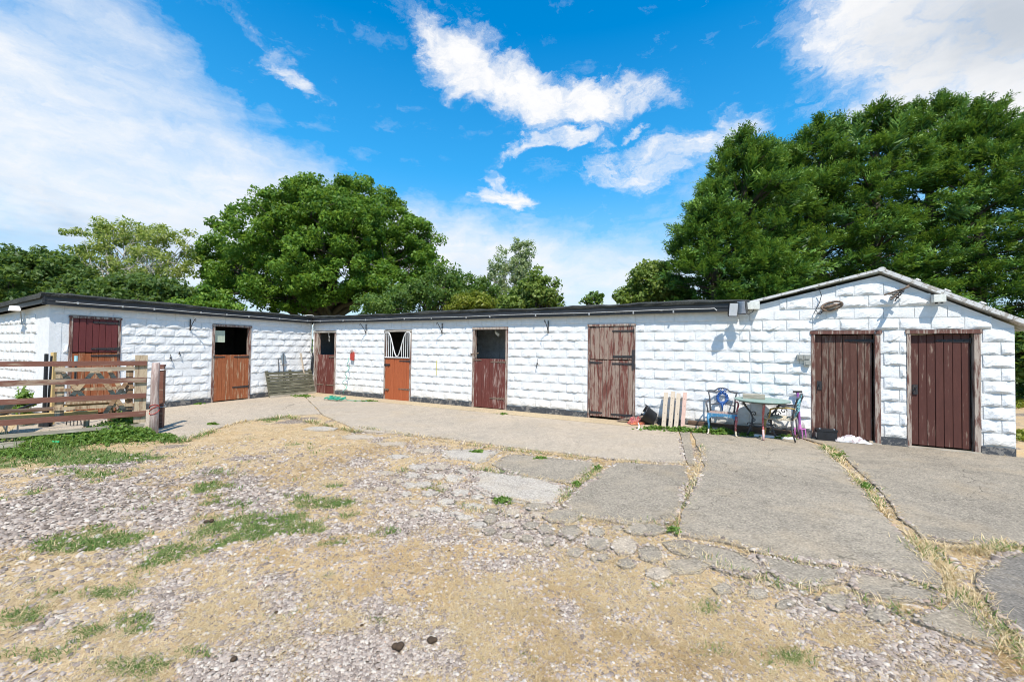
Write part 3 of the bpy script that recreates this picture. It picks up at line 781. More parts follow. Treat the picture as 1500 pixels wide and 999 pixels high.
GRAVEL = [patch(*a) for a in [(120, 730, 210, 38, 1.2), (30, 770, 120, 30, 1.0), (330, 715, 120, 22, .8), (560, 960, 110, 40, .9), (540, 885, 60, 22, .6), (820, 890, 45, 28, .7), (400, 850, 60, 20, .5), (1180, 900, 120, 35, .7), (1290, 960, 90, 25, .7), (300, 970, 70, 25, .7), (470, 780, 70, 20, .7), (600, 770, 90, 25, .5), (770, 770, 50, 14, .5), (250, 900, 50, 16, .5), (60, 905, 60, 14, .5), (990, 880, 60, 18, .4)]]
GREEN = [patch(*a) for a in [(390, 765, 62, 17, 1.25), (330, 775, 40, 9, .42), (250, 808, 58, 14, .85), (165, 790, 40, 13, .95), (80, 795, 34, 11, 1.0), (215, 832, 40, 8, .4), (160, 866, 50, 10, 1.0), (200, 908, 34, 16, 1.0), (130, 918, 30, 10, .8), (36, 906, 36, 15, 1.0), (60, 955, 60, 16, .7), (180, 970, 40, 12, .6),
    (470, 735, 55, 9, .9), (350, 735, 40, 8, .7), (430, 725, 30, 7, .6), (110, 668, 110, 11, 1.15), (40, 660, 60, 10, .9), (150, 693, 60, 7, .6), (90, 688, 60, 7, .6), (570, 776, 25, 7, .8), (735, 733, 16, 5, 1.2), (640, 716, 24, 6, .7), (590, 690, 20, 5, .5), (460, 660, 30, 6, .4), (300, 622, 14, 3, 1.0), (390, 612, 40, 4, .8), (1040, 885, 34, 12, .6), (770, 820, 16, 5, .5),
    (1160, 960, 60, 20, .6), (1050, 950, 40, 14, .5), (760, 965, 40, 12, .4), (300, 955, 30, 9, .6), (560, 905, 16, 8, .5), (970, 855, 30, 10, .4), (410, 895, 50, 20, .35), (430, 650, 20, 6, .4), (320, 690, 40, 7, .6), (345, 712, 40, 6, .5)]]
WEED = [patch(*a) for a in [(100, 640, 80, 9, 1.2), (170, 636, 50, 10, 1.2), (60, 655, 50, 8, .9), (210, 640, 30, 5, .8), (245, 640, 15, 3, .8)]]
def masks(X, Y):
    n1 = fbm(X, Y, 1.1, 3); n2 = fbm(X, Y, 3.5, 9); n3 = fbm(X, Y, 9.0, 21, 3)
    base = .60 * np.ones_like(X)
    st = np.maximum(field(STRAW, X, Y), base) - .50 * field(GRAVEL, X, Y)
    st = st + (n1 - .5) * 1.0 + (n2 - .5) * 1.1 + (n3 - .5) * .5
    st = np.clip((st - .22) / .40, 0, 1)
    gr = field(GREEN, X, Y) + field(WEED, X, Y)
    left = np.clip((1.2 - X) / 3.0, 0, 1) * np.clip((8.5 - Y) / 3, 0, 1)
    gr = gr * (.30 + 1.4 * n2) + (n3 - .5) * .7 * (gr > .06) + np.clip(n2 * .6 + n1 * .55 - .62, 0, 1) * 2.6 * left * (.4 + n3) + (n2 > .70) * (n3 - .45) * 1.2
    gr = np.clip((gr - .27) / .40, 0, 1)
    return st, gr
near_x = np.arange(-15, 13.01, .12); near_y = np.arange(.6, 20.01, .12)
far = [1500, 700, 350, 180, 100, 60, 40, 28, 20]
ax = np.concatenate([-np.array(far, float)[:-1], [-21, -17.5], near_x, [15, 18], np.array(far[::-1], float)[1:]])
ay = np.concatenate([-np.array(far, float), [-10, -5, -2, -.6], near_y, [22, 25], np.array(far[::-1], float)[1:]])
GX, GY = np.meshgrid(ax, ay)
mst, mgr = masks(GX, GY)
inside = (np.abs(GX) < 16) & (GY > -1) & (GY < 21)
mst = np.where(inside, mst, .35); mgr = np.where(inside, mgr, .75)
GZ = -.022 + np.where(inside, (fbm(GX, GY, .9, 5) - .5) * .012 + (fbm(GX, GY, 6, 8) - .5) * .012 + mst * .006, 0)
GV = np.stack([GX.ravel(), GY.ravel(), GZ.ravel()], 1); nx_, ny_ = len(ax), len(ay)
ii = (np.arange(ny_ - 1)[:, None] * nx_ + np.arange(nx_ - 1)[None]).ravel()
GF = np.stack([ii, ii + 1, ii + nx_ + 1, ii + nx_], 1)
def ground_mat():
    mt, t, b = newmat('gravel_and_dry_grass'); P = worldvec(t)
    st = t.node('ShaderNodeAttribute'); st.attribute_name = 'straw'; gr = t.node('ShaderNodeAttribute'); gr.attribute_name = 'green'
    vc = t.voronoi(P, 42, 'Color'); vd = t.voronoi(P, 42); sp = t.node('ShaderNodeSeparateColor'); t.l.new(vc, sp.inputs[0])
    stone = t.ramp(sp.outputs[0], [(0, (.14, .108, .085)), (.3, (.25, .20, .163)), (.6, (.33, .272, .222)), (.85, (.44, .385, .325)), (1, (.33, .23, .16))])
    stone = t.mix(t.maprange(vd, .35, .75, 0, .75), stone, (.15, .115, .085))
    n = t.noise(P, 35, 5, .7); n2 = t.noise(P, 2.0, 5, .6); n3 = t.noise(P, 140, 3, .7)
    straw = t.mix(t.maprange(n, .3, .7), (.35, .245, .14), (.59, .455, .285)); straw = t.mix(t.maprange(n2, .45, .7, 0, .6), straw, (.52, .34, .15))
    straw = t.mix(t.maprange(n3, .35, .65, .4, 0), straw, (.27, .19, .10))
    green = t.mix(n, (.05, .085, .022), (.13, .19, .045))
    sf = t.maprange(t.math('ADD', st.outputs['Fac'], t.math('MULTIPLY', t.math('SUBTRACT', n, .5), 1.0)), .3, .75)
    gf = t.maprange(t.math('ADD', gr.outputs['Fac'], t.math('MULTIPLY', t.math('SUBTRACT', n, .5), .9)), .4, .8, 0, .9)
    c = t.mix(gf, t.mix(sf, stone, straw), green)
    t.l.new(c, b.inputs['Base Color']); b.inputs['Roughness'].default_value = .95; b.inputs['Specular IOR Level'].default_value = .15
    h = t.math('ADD', t.math('MULTIPLY', t.maprange(vd, 0, .8, 1, 0), t.math('SUBTRACT', 1.0, sf)), t.math('MULTIPLY', n, .8))
    t.l.new(t.bump(h, .9, .02), b.inputs['Normal'])
    return mt
gme = np_mesh('ground', GV, GF, ground_mat(), {'straw': ('POINT', mst.ravel()), 'green': ('POINT', mgr.ravel())}, True)
tag(link('ground', gme), kind='structure')

# ---- concrete yard: every poured bay and broken piece its own slab
yard = empty('concrete_yard', (0, 0, 0)); tag(yard, kind='structure')
EDGES = []
SLABS = []       # outlines kept so that stones and straw stay off them
def slab(px, mat, name='concrete_slab', z=.010, rough=.018, world=False, step=.16, thick=.06, wob=None):
    P = [Vector(p) if world else gp(*p) for p in px]
    out = []; n = len(P)
    sd = random.random() * 100
    for i in range(n):
        a, b = P[i], P[(i + 1) % n]; L = (b - a).length; k = max(1, int(L / step)); nr = Vector((-(b - a).y, (b - a).x)).normalized()
        for q in range(k):
            p = a.lerp(b, q / k)
            d = (float(vnoise(np.array([p.x * 3 + sd]), np.array([p.y * 3]), 1.0, 4)[0]) - .5) * 2 * rough * 1.6 + random.uniform(-rough, rough) * .5
            out.append(p + nr * d)
    c = sum(out, Vector((0, 0))) / len(out)
    zt = z + random.uniform(-.003, .003); m = len(out)
    V = [(p.x - c.x, p.y - c.y, -thick) for p in out] + [(p.x - c.x, p.y - c.y, zt - .006) for p in out] + [((p.x - c.x) * (1 - .012 / max(.1, (p - c).length)), (p.y - c.y) * (1 - .012 / max(.1, (p - c).length)), zt) for p in out]
    F = [(i, (i + 1) % m, m + (i + 1) % m, m + i) for i in range(m)] + [(m + i, m + (i + 1) % m, 2 * m + (i + 1) % m, 2 * m + i) for i in range(m)] + [tuple(2 * m + i for i in range(m))]
    o = MB().add(V, F).build(name, mat, yard, (c.x, c.y, 0))
    A_ = np.array([(p.x - c.x, p.y - c.y) for p in out]); rr_ = np.linalg.norm(A_, axis=1)[:, None]
    SLABS.append(A_ * np.maximum(np.where(rr_ < .3, .86, .5), 1 - (.035 + .05 * RNG.random((len(A_), 1))) / np.maximum(rr_, .1)) + np.array([c.x, c.y])); EDGES.append(np.array([(p.x, p.y) for p in out])); return o
def wp(u, off):      # a point on the ground off metres in front of the main wall
    return CORNER + Vector((math.cos(AM), math.sin(AM))) * u + Vector((math.sin(AM), -math.cos(AM))) * off
def wq(u, off):      # the same for the wing wall
    return CORNER + Vector((math.cos(AW), math.sin(AW))) * u + Vector((math.sin(AW), -math.cos(AW))) * off
def xy(v): return (v.x, v.y)
# sandy strip at the foot of the walls, in poured lengths
j1 = gp(1033, 648); j2 = gp(1207, 655)
edge = [gp(268, 645), gp(352, 617), gp(420, 609), gp(526, 632), gp(652, 643), gp(760, 658), gp(895, 674), gp(1008, 681), gp(1032, 650)]
slab([xy(p) for p in [wq(-6.9, -.0), gp(0, 640), gp(60, 650), gp(228, 642), gp(268, 645), gp(352, 617), gp(420, 609), gp(470, 606), wp(.6, .75), wp(.0, -.0)]], M_CONC, world=True, rough=.012)
slab([xy(p) for p in [wp(.03, -.0), wp(.65, .75), wp(4.0, .62), wp(8.0, .62), wp(11.9, .62), wp(11.9, .0)]], M_SANDY, 'wall_strip', world=True, rough=.012, z=.012)
slab([xy(p) for p in [wp(.67, .77), gp(474, 608), gp(526, 631), gp(652, 642), gp(760, 656), gp(895, 672), gp(1005, 679), wp(12.35, .66), wp(8.0, .64), wp(4.0, .64)]], M_CONC2 if False else M_CONC, world=True, rough=.014, z=.009)
slab([xy(p) for p in [wp(11.93, .0), wp(11.93, .62), wp(12.36, .64), gp(1008, 681), gp(1018, 681), wp(12.55, .6), wp(12.6, .0)]], M_CONC2, 'wall_strip', world=True, rough=.01, z=.008)
slab([(643, 659), (690, 657), (731, 661), (716, 674), (702, 678), (652, 671)], M_CONC3, rough=.035, z=.004)
slab([(716, 679), (750, 666), (815, 671), (877, 679), (858, 694), (838, 708), (790, 702), (748, 693)], M_CONC2, rough=.025)
slab([(690, 695), (704, 689), (770, 698), (833, 712), (824, 724), (812, 737), (768, 735), (716, 724), (693, 713)], M_CONC3, rough=.035, z=.005)
slab([(901, 678), (955, 680), (1009, 684), (1006, 705), (1000, 731), (992, 748), (983, 765), (950, 766), (916, 768), (884, 762), (851, 757), (826, 741), (847, 714), (870, 700)], M_CONC2, rough=.022)
# the large bays to the right
slab([xy(p) for p in [wp(12.64, .0), wp(12.6, .62), gp(1031, 682), gp(1022, 700), gp(1005, 742), gp(987, 782), gp(1030, 790), gp(1065, 796), gp(1110, 809), gp(1180, 824), gp(1250, 829), gp(1310, 842), gp(1382, 866), gp(1378, 846), gp(1345, 806), gp(1292, 755), gp(1268, 722), gp(1240, 690), gp(1206, 656), wp(14.4, .0)]], M_CONC2, world=True, rough=.014, z=.011)
slab([xy(p) for p in [wp(14.44, .0), gp(1222, 657), gp(1252, 685), gp(1284, 716), gp(1312, 752), gp(1350, 788), gp(1400, 797), gp(1440, 799), gp(1500, 802), gp(1620, 810), gp(1760, 760), wp(18.5, .3), wp(17.35, .0)]], M_CONC2, world=True, rough=.02, z=.012)
slab([(1422, 836), (1450, 812), (1500, 806), (1640, 820), (1700, 900), (1600, 975), (1500, 938), (1470, 905), (1440, 870)], M_CONC4, rough=.03, z=.006)
slab([(992, 789), (1030, 796), (1064, 801), (1100, 812), (1130, 836), (1095, 842), (1060, 836), (1020, 820), (985, 806), (972, 795)], M_CONC2, 'broken_slab', rough=.03, z=.006)
slab([(1108, 814), (1180, 829), (1248, 834), (1236, 856), (1190, 862), (1150, 852), (1128, 836)], M_CONC2, 'broken_slab', rough=.03, z=.005)
slab([(1256, 835), (1308, 847), (1384, 872), (1372, 888), (1320, 884), (1262, 868), (1244, 856)], M_CONC2, 'broken_slab', rough=.03, z=.007)
slab([(1378, 893), (1400, 874), (1440, 896), (1468, 930), (1462, 952), (1420, 940), (1370, 922), (1330, 905), (1338, 893)], M_CONC2, 'broken_slab', rough=.03, z=.006)
slab([(1203, 864), (1250, 872), (1252, 890), (1225, 897), (1198, 884)], M_CONC2, 'broken_slab', rough=.03, z=.004)
slab([(1270, 884), (1300, 892), (1312, 910), (1288, 914), (1262, 898)], M_CONC2, 'broken_slab', rough=.025, z=.004)
def piece(cx, cy, rx, ry, mat, n=8):
    a0 = random.random() * 6; n = random.choice((5, 6, 6, 7)); rx *= 1.12; ry *= 1.12; pts = []
    for k in range(n):
        an = a0 + 2 * math.pi * k / n; q = random.uniform(.78, 1.08); pts.append((cx + rx * q * math.cos(an), cy + ry * q * math.sin(an)))
    slab([xy(gp(*p)) for p in pts[::-1]], mat, 'broken_slab', world=True, rough=.014, z=random.uniform(.001, .009), step=.09)
for a in [(752, 751, 14, 7), (788, 742, 26, 8), (788, 754, 14, 5), (826, 755, 30, 10), (719, 760, 11, 6), (742, 769, 13, 4), (776, 769, 15, 6), (800, 774, 15, 9), (836, 777, 20, 11), (876, 778, 14, 7), (874, 796, 15, 9), (913, 798, 19, 13), (953, 810, 17, 13), (946, 775, 32, 9), (1010, 828, 38, 13), (905, 772, 12, 4),
          (676, 722, 14, 5), (654, 735, 13, 5), (696, 741, 18, 5), (622, 709, 14, 4), (606, 696, 12, 3.5), (640, 697, 14, 4), (596, 724, 10, 4), (566, 692, 12, 3), (520, 640, 26, 3.5), (700, 768, 12, 5), (668, 752, 12, 4), (610, 735, 10, 3), (575, 650, 22, 3), (470, 628, 24, 3), (585, 668, 16, 3),
          (640, 684, 20, 5), (612, 684, 14, 4), (664, 700, 15, 6), (630, 722, 13, 5), (650, 712, 10, 3.5), (676, 690, 10, 4), (600, 710, 10, 4), (580, 704, 11, 3.5), (560, 715, 10, 3.5), (640, 746, 12, 4.5), (610, 752, 12, 4.5), (682, 758, 13, 4.5), (725, 748, 10, 4), (700, 728, 9, 3), (745, 783, 12, 5), (716, 778, 10, 4), (842, 808, 13, 7), (804, 792, 12, 6), (770, 788, 12, 5), (880, 816, 14, 7), (918, 826, 15, 8), (965, 838, 18, 8), (1060, 862, 20, 9), (1110, 868, 18, 9), (1150, 884, 16, 8), (620, 660, 16, 3)]:
    piece(*a, random.choice([M_CONC2, M_CONC2, M_CONC]) if a[0] > 700 else random.choice([M_CONC, M_CONC3]))

def in_poly(X, Y, poly):
    c = np.zeros(len(X), bool); n = len(poly); x0, y0 = poly.min(0); x1, y1 = poly.max(0)
    sel = np.where((X > x0) & (X < x1) & (Y > y0) & (Y < y1))[0]
    if len(sel) == 0: return c
    x, y = X[sel], Y[sel]; r = np.zeros(len(sel), bool)
    for i in range(n):
        (xa, ya), (xb, yb) = poly[i], poly[(i + 1) % n]
        if ya == yb: continue
        t = ((ya > y) != (yb > y)) & (x < (xb - xa) * (y - ya) / (yb - ya) + xa); r ^= t
    c[sel] = r; return c
def on_slab(X, Y):
    r = np.zeros(len(X), bool)
    for p in SLABS: r |= in_poly(X, Y, p)
    return r
def on_edge(X, Y):
    r = np.zeros(len(X), bool)
    for p in EDGES: r |= in_poly(X, Y, p)
    return r
def scatter(n, far_=11.0, near=1.7, power=1.6):
    """points over the yard, thinning out with distance from where one stands"""
    u = RNG.random(n); k = 1 - power
    d = (near ** k + u * (far_ ** k - near ** k)) ** (1 / k) if abs(k) > 1e-6 else near * (far_ / near) ** u
    a = RNG.uniform(-.98, .98, n)
    return d * np.sin(a) , d * np.cos(a), d
def front_of_walls(X, Y):
    a = (X - CORNER.x) * math.sin(AM) - (Y - CORNER.y) * math.cos(AM); b = (X - CORNER.x) * math.sin(AW) - (Y - CORNER.y) * math.cos(AW)
    return (a > .05) & (b > .05)
def stones():
    X, Y, D = scatter(225000, 8.5, 1.75, 1.62)
    st, gr = masks(X, Y)
    keep = (RNG.random(len(X)) > st * .80) & (RNG.random(len(X)) > gr * .75) & ~on_slab(X, Y) & front_of_walls(X, Y)
    X, Y, D = X[keep], Y[keep], D[keep]; n = len(X); edge = on_edge(X, Y)
    s = np.exp(RNG.normal(math.log(.0076), .38, n).clip(-6, -4.15)) * np.clip(D / 3.4, .75, 1.45)
    cube = np.array([(-1, -1, -.3), (1, -1, -.3), (1, 1, -.3), (-1, 1, -.3), (-.62, -.62, .75), (.62, -.62, .75), (.62, .62, .75), (-.62, .62, .75)])
    V = cube[None] * (1 + RNG.uniform(-.38, .38, (n, 8, 3))); V = V * (s[:, None] * np.stack([RNG.uniform(.8, 1.5, n), RNG.uniform(.7, 1.1, n), RNG.uniform(.45, .85, n)], 1))[:, None, :]
    a = RNG.uniform(0, 6.28, n); c, sn = np.cos(a)[:, None], np.sin(a)[:, None]; tl = RNG.uniform(-.3, .3, n)[:, None]
    x, y, z = V[..., 0], V[..., 1], V[..., 2]; z2 = z + tl * x
    V = np.stack([x * c - y * sn + X[:, None], x * sn + y * c + Y[:, None], z2 - .017 + RNG.uniform(0, .006, n)[:, None] + edge[:, None] * .024], -1)
    q = np.array([(4, 5, 6, 7), (0, 1, 5, 4), (1, 2, 6, 5), (2, 3, 7, 6), (3, 0, 4, 7)])
    F = (np.arange(n)[:, None, None] * 8 + q[None]).reshape(-1, 4)
    mt = attrmat('gravel_stones', [(0, (.12, .09, .07)), (.15, (.215, .168, .135)), (.45, (.32, .26, .212)), (.75, (.41, .345, .285)), (.92, (.56, .50, .42)), (1, (.36, .24, .16))], .85, .3)
    tag(link('gravel', np_mesh('gravel', V.reshape(-1, 3), F, mt, {'rnd': ('FACE', np.repeat(RNG.random(n), 5))})), kind='stuff')
stones()
def blades(name, X, Y, Z, D, length, width, lean, mat, rnd=None, curve=.35, single=False):
    """grass blades: each a bent strip of two faces"""
    n = len(X); a = RNG.uniform(0, 6.28, n); L = length * RNG.uniform(.55, 1.3, n); w = width * RNG.uniform(.6, 1.3, n); ln = lean[0] + (lean[1] - lean[0]) * RNG.random(n)
    dx, dy = np.cos(a), np.sin(a); ch, sh = np.sin(ln), np.cos(ln)
    ln2 = np.minimum(ln + curve, 1.65); ch2, sh2 = np.sin(ln2), np.cos(ln2)
    p0 = np.stack([X, Y, Z], 1); m_ = p0 + np.stack([dx * ch, dy * ch, sh], 1) * (L * .55)[:, None]; t_ = m_ + np.stack([dx * ch2, dy * ch2, sh2], 1) * (L * .45)[:, None]
    s = np.stack([-dy, dx, np.zeros(n)], 1) * (w * .5)[:, None]
    V = np.stack([p0 - s, p0 + s, m_ + s * .8, m_ - s * .8, t_ + s * .15, t_ - s * .15], 1).reshape(-1, 3)
    b = np.arange(n)[:, None, None] * 6; F = (b + np.array([(0, 1, 2, 3), (3, 2, 4, 5)])[None]).reshape(-1, 4)
    r = RNG.random(n) if rnd is None else rnd
    if single:      # straw lying flat: one tapered face is enough
        V = np.stack([p0 - s * .7, p0 + s, t_ + s * .3, t_ - s * .3], 1).reshape(-1, 3)
        return link(name, np_mesh(name, V, np.arange(n * 4).reshape(-1, 4), mat, {'rnd': ('FACE', r)}))
    return link(name, np_mesh(name, V, F, mat, {'rnd': ('FACE', np.repeat(r, 2))}))
M_STRAW = leafmat('dry_grass', [(0, (.30, .18, .075)), (.22, (.47, .305, .145)), (.5, (.61, .455, .26)), (.82, (.71, .58, .385)), (1, (.58, .38, .18))], .25, .8)
M_GREEN = leafmat('short_green_grass', [(0, (.045, .10, .02)), (.4, (.095, .18, .04)), (.75, (.16, .24, .06)), (1, (.30, .30, .12))], .35, .6)
def straw():
    X, Y, D = scatter(560000, 11.0, 1.75, 1.5); st, gr = masks(X, Y)
    hf = fbm(X, Y, 7.0, 77, 3)
    keep = (RNG.random(len(X)) < st ** 1.2 * (1 - .6 * gr) * np.clip((hf - .30) * 3.2, .10, 1)) & ~on_slab(X, Y) & front_of_walls(X, Y)
    X, Y, D = X[keep], Y[keep], D[keep]; k = np.clip(D / 2.6, .9, 3.2)
    big = fbm(X, Y, .8, 31)
    r = np.clip(.62 + (.5 - big) * 1.7 + RNG.normal(0, .20, len(X)), 0, .99)
    tag(blades('dry_grass', X, Y, -.012 + .022 * on_edge(X, Y), D, .036 * k ** .6, .0024 * k, (.95, 1.45), M_STRAW, r, single=True), kind='stuff')
straw()
def green():
    X, Y, D = scatter(300000, 12.0, 1.75, 1.15); st, gr = masks(X, Y)
    keep = (RNG.random(len(X)) < gr) & ~on_slab(X, Y) & front_of_walls(X, Y)
    X, Y, D = X[keep], Y[keep], D[keep]; k = np.clip(D / 2.6, .9, 3.5)
    tag(blades('green_grass', X, Y, -.018 + .024 * on_edge(X, Y), D, .032 * k ** .6, .0032 * k, (.35, 1.25), M_GREEN), kind='stuff')
green()
# grass rooted in the joints between the bays
def joint_grass():
    lines = [([(268, 646), (310, 632), (352, 618), (420, 610), (526, 633)], .055, 1500, .7), ([(240, 645), (268, 646)], .06, 250, .4), ([(640, 645), (760, 660), (895, 675), (1008, 682)], .035, 700, .7), ([(520, 626), (640, 643)], .04, 300, .8), ([(690, 685), (748, 695), (838, 711)], .035, 420, .6), ([(880, 682), (858, 700), (842, 714), (818, 738)], .05, 500, .45), ([(1030, 655), (1020, 690), (1002, 740), (985, 786)], .035, 800, .75),
             ([(1212, 656), (1240, 687), (1268, 716)], .06, 1500, .6), ([(1268, 716), (1300, 755), (1350, 798)], .03, 600, .8), ([(1345, 795), (1390, 850), (1440, 905), (1500, 965)], .07, 2600, .9), ([(1360, 795), (1420, 808), (1490, 802)], .06, 1300, .95), ([(985, 788), (1060, 799), (1180, 827), (1250, 832), (1385, 869)], .02, 500, .85),
             ([(680, 740), (780, 760), (850, 762), (985, 770)], .05, 500, .7), ([(1000, 800), (1100, 845), (1260, 875), (1340, 900)], .05, 700, .8)]
    gx, gy, sx, sy = [], [], [], []
    for pts, w, n, dry in lines:
        P = [gp(*p) for p in pts]; L = [(P[i + 1] - P[i]).length for i in range(len(P) - 1)]; T = sum(L)
        for k in range(n):
            q = random.random() * T; i = 0
            while q > L[i] and i < len(L) - 1: q -= L[i]; i += 1
            p = P[i].lerp(P[i + 1], min(1, q / L[i]))
            cl = float(vnoise(np.array([p.x]), np.array([p.y]), 2.6, 6)[0])
            if random.random() > cl * 1.5: continue
            x, y = p.x + random.gauss(0, w * (.3 + cl)), p.y + random.gauss(0, w * (.3 + cl))
            if random.random() < dry + (.35 if cl < .55 else -.25): sx.append(x); sy.append(y)
            else: gx.append(x); gy.append(y)
    for nm, xs, ys, mat in (('joint_straw', sx, sy, M_STRAW), ('joint_grass', gx, gy, M_GREEN)):
        X, Y = np.array(xs), np.array(ys); D = np.hypot(X, Y); k = np.clip(D / 3, 1, 3)
        tag(blades(nm, X, Y, 0 * X - .01, D, .06 * k ** .5, .004 * k, (.5, 1.4), mat, np.clip(RNG.normal(.6, .2, len(X)), 0, .95)), kind='stuff')
joint_grass()

# ================================================================ TREES AND HEDGES
M_BARK = simple('grey_brown_bark', (.10, .078, .058), .95, 0, .4, 8, .8)
M_PALEBARK = simple('pale_bark', (.38, .36, .30), .9, 0, .3, 8, .5)
LEAF = {
    'oak': leafmat('oak_leaves', [(0, (.036, .090, .013)), (.35, (.085, .18, .020)), (.7, (.155, .28, .032)), (1, (.26, .39, .060))], .45),
    'dark': leafmat('dark_hedge_leaves', [(0, (.035, .072, .018)), (.5, (.082, .145, .035)), (1, (.165, .235, .06))], .40),
    'willow': leafmat('willow_leaves', [(0, (.19, .24, .05)), (.5, (.33, .38, .09)), (.85, (.46, .48, .15)), (1, (.52, .47, .19))], .5),
    'birch': leafmat('birch_leaves', [(0, (.20, .26, .13)), (.5, (.34, .41, .21)), (1, (.50, .53, .34))], .5),
    'mid': leafmat('mixed_shrub_leaves', [(0, (.040, .090, .020)), (.5, (.095, .175, .036)), (1, (.19, .28, .065))], .40),
    'yellow': leafmat('yellow_green_leaves', [(0, (.090, .12, .012)), (.5, (.19, .22, .022)), (1, (.32, .31, .050))], .40),
    'apple': leafmat('broad_fruit_leaves', [(0, (.085, .14, .028)), (.5, (.175, .25, .05)), (.9, (.29, .35, .095)), (1, (.33, .25, .12))], .42),
    'cypress': leafmat('cypress_sprays', [(0, (.012, .038, .009)), (.35, (.042, .115, .017)), (.68, (.13, .25, .030)), (1, (.32, .42, .07))], .22),
    'weed': leafmat('yard_weed_leaves', [(0, (.06, .12, .02)), (.5, (.14, .25, .045)), (1, (.27, .38, .09))], .42),
}
def limb_path(a, b, wob, n=5):
    a, b = Vector(a), Vector(b); L = (b - a).length; pts = []
    for i in range(n + 1):
        q = i / n; p = a.lerp(b, q) + Vector((random.uniform(-1, 1), random.uniform(-1, 1), random.uniform(-.5, .5))) * wob * L * math.sin(q * math.pi)
        p.z += .10 * L * math.sin(q * math.pi) ; pts.append(p)
    return pts
def leaf_faces(cent, rad, per, size, up=.35, squash=.75, aspect=1.7):
    """leaves strewn through clumps: centre (n,3), radius (n,), leaves per clump"""
    n = len(cent); N = n * per
    c = np.repeat(cent, per, 0); r = np.repeat(rad, per)
    d = RNG.normal(size=(N, 3)); d /= np.linalg.norm(d, axis=1)[:, None]
    q = RNG.random(N) ** .45
    p = c + d * (r * q)[:, None] * np.array([1, 1, squash])
    nr = d * .6 + RNG.normal(size=(N, 3)) * .65 + np.array([0, 0, up]); nr /= np.linalg.norm(nr, axis=1)[:, None]
    t = np.cross(nr, RNG.normal(size=(N, 3))); t /= np.linalg.norm(t, axis=1)[:, None] + 1e-9; b = np.cross(nr, t)
    s = size * RNG.uniform(.6, 1.35, N)
    t = t * (s * aspect * .5)[:, None]; b = b * (s * .5)[:, None]
    V = np.stack([p - t, p + b * .9 + nr * (s * .12)[:, None], p + t, p - b * .9 + nr * (s * .12)[:, None]], 1).reshape(-1, 3)
    F = np.arange(N * 4).reshape(-1, 4)
    rnd = np.clip(np.repeat(RNG.random(n), per) * .38 + RNG.random(N) * .62, 0, 1)
    return V, F, rnd
def crown_points(lobes, n, shell=.55):
    """clump centres inside a set of lobes (x, y, z, rx, ry, rz), more of them near the outside"""
    L = np.array(lobes, float); vol = L[:, 3] * L[:, 4] * L[:, 5]; k = RNG.choice(len(L), n, p=vol ** .75 / (vol ** .75).sum())
    d = RNG.normal(size=(n, 3)); d /= np.linalg.norm(d, axis=1)[:, None]
    q = shell + (1 - shell) * RNG.random(n) ** .6; q = np.where(RNG.random(n) < .25, RNG.random(n), q)
    return L[k, :3] + d * q[:, None] * L[k, 3:6], k
def tree(name, label, base, lobes, leafkind, clumps, per, size, clump_r, cat='tree', bark=None, trunk_r=.25, fork=.4, shell=.55, limbs=26, group=None, wob=.12, up=.35, squash=.75, stems=1, aspect=1.7, twig=.018, trim=None):
    root = empty(name, (base[0], base[1], 0)); tag(root, label, cat, group)
    pts, k = crown_points(lobes, clumps, shell)
    if trim is not None: pts = pts[trim(pts)]
    rad = clump_r * RNG.uniform(.6, 1.35, len(pts))
    V, F, rnd = leaf_faces(pts, rad, per, size, up, squash, aspect)
    link('crown', np_mesh('crown', V, F, LEAF[leafkind], {'rnd': ('FACE', rnd)}), root)
    mb = MB(); L = np.array(lobes); cz = float((L[:, 2] * L[:, 3]).sum() / L[:, 3].sum()); ctr = (L[:, :2] * L[:, 3:4]).sum(0) / L[:, 3].sum()
    fz = cz * fork; ends = []
    for st in range(stems):
        bx, by = (0, 0) if stems == 1 else (random.uniform(-.5, .5) * stems * .35, random.uniform(-.3, .3))
        tp = Vector((ctr[0] * .35 + bx * 1.6, ctr[1] * .35 + by, fz))
        path = limb_path((bx * .4, by * .4, -.2), tp, .05); path[0].z = -.2
        mb.tube(path, [trunk_r * (1.25 - .5 * i / 5) / (stems ** .4) for i in range(6)], 9)
        ends.append(tp)
    tips = []
    for l in lobes:
        for q in range(max(1, limbs // len(lobes))):
            tip = Vector((l[0] + random.uniform(-.65, .65) * l[3], l[1] + random.uniform(-.65, .65) * l[4], l[2] + random.uniform(-.5, .7) * l[5]))
            tp = random.choice(ends); path = limb_path(tp - Vector((0, 0, random.uniform(0, .3) * fz)), tip, wob, 6)
            r0 = trunk_r * random.uniform(.28, .5) / (stems ** .3)
            mb.tube(path, [max(.012, r0 * (1 - .88 * i / 6)) for i in range(7)], 6, False); tips.append((path, r0))
    for path, r0 in tips:
        for q in range(4):
            a = path[random.randint(2, 5)]; j = int(RNG.integers(len(pts)))
            cand = [int(RNG.integers(len(pts))) for _ in range(12)]; j = min(cand, key=lambda c: (Vector(pts[c]) - a).length)
            mb.tube(limb_path(a, pts[j], .14, 3), [twig * 2, twig * 1.5, twig, twig * .5], 4, False)
    mb.build('trunk', bark or M_BARK, root, smooth=True)
    return root
def place(px, Z): return (px - 750) / FPX * Z
def hgt(px, py, Z): d = ray(px, py); return EYE + d.z / d.y * Z
def lobe(px, py, rx, ry, Z, bx, by, dy=0.0, depth=None):
    """a lobe of a crown, sized from what the photo shows at distance Z"""
    s = (Z + dy) / FPX; d = ray(px, py)
    return (d.x / d.y * (Z + dy) - bx, Z + dy - by, EYE + d.z / d.y * (Z + dy), rx * s, (depth or rx) * s, ry * s)
Z = 29.0; bx = place(478, Z)
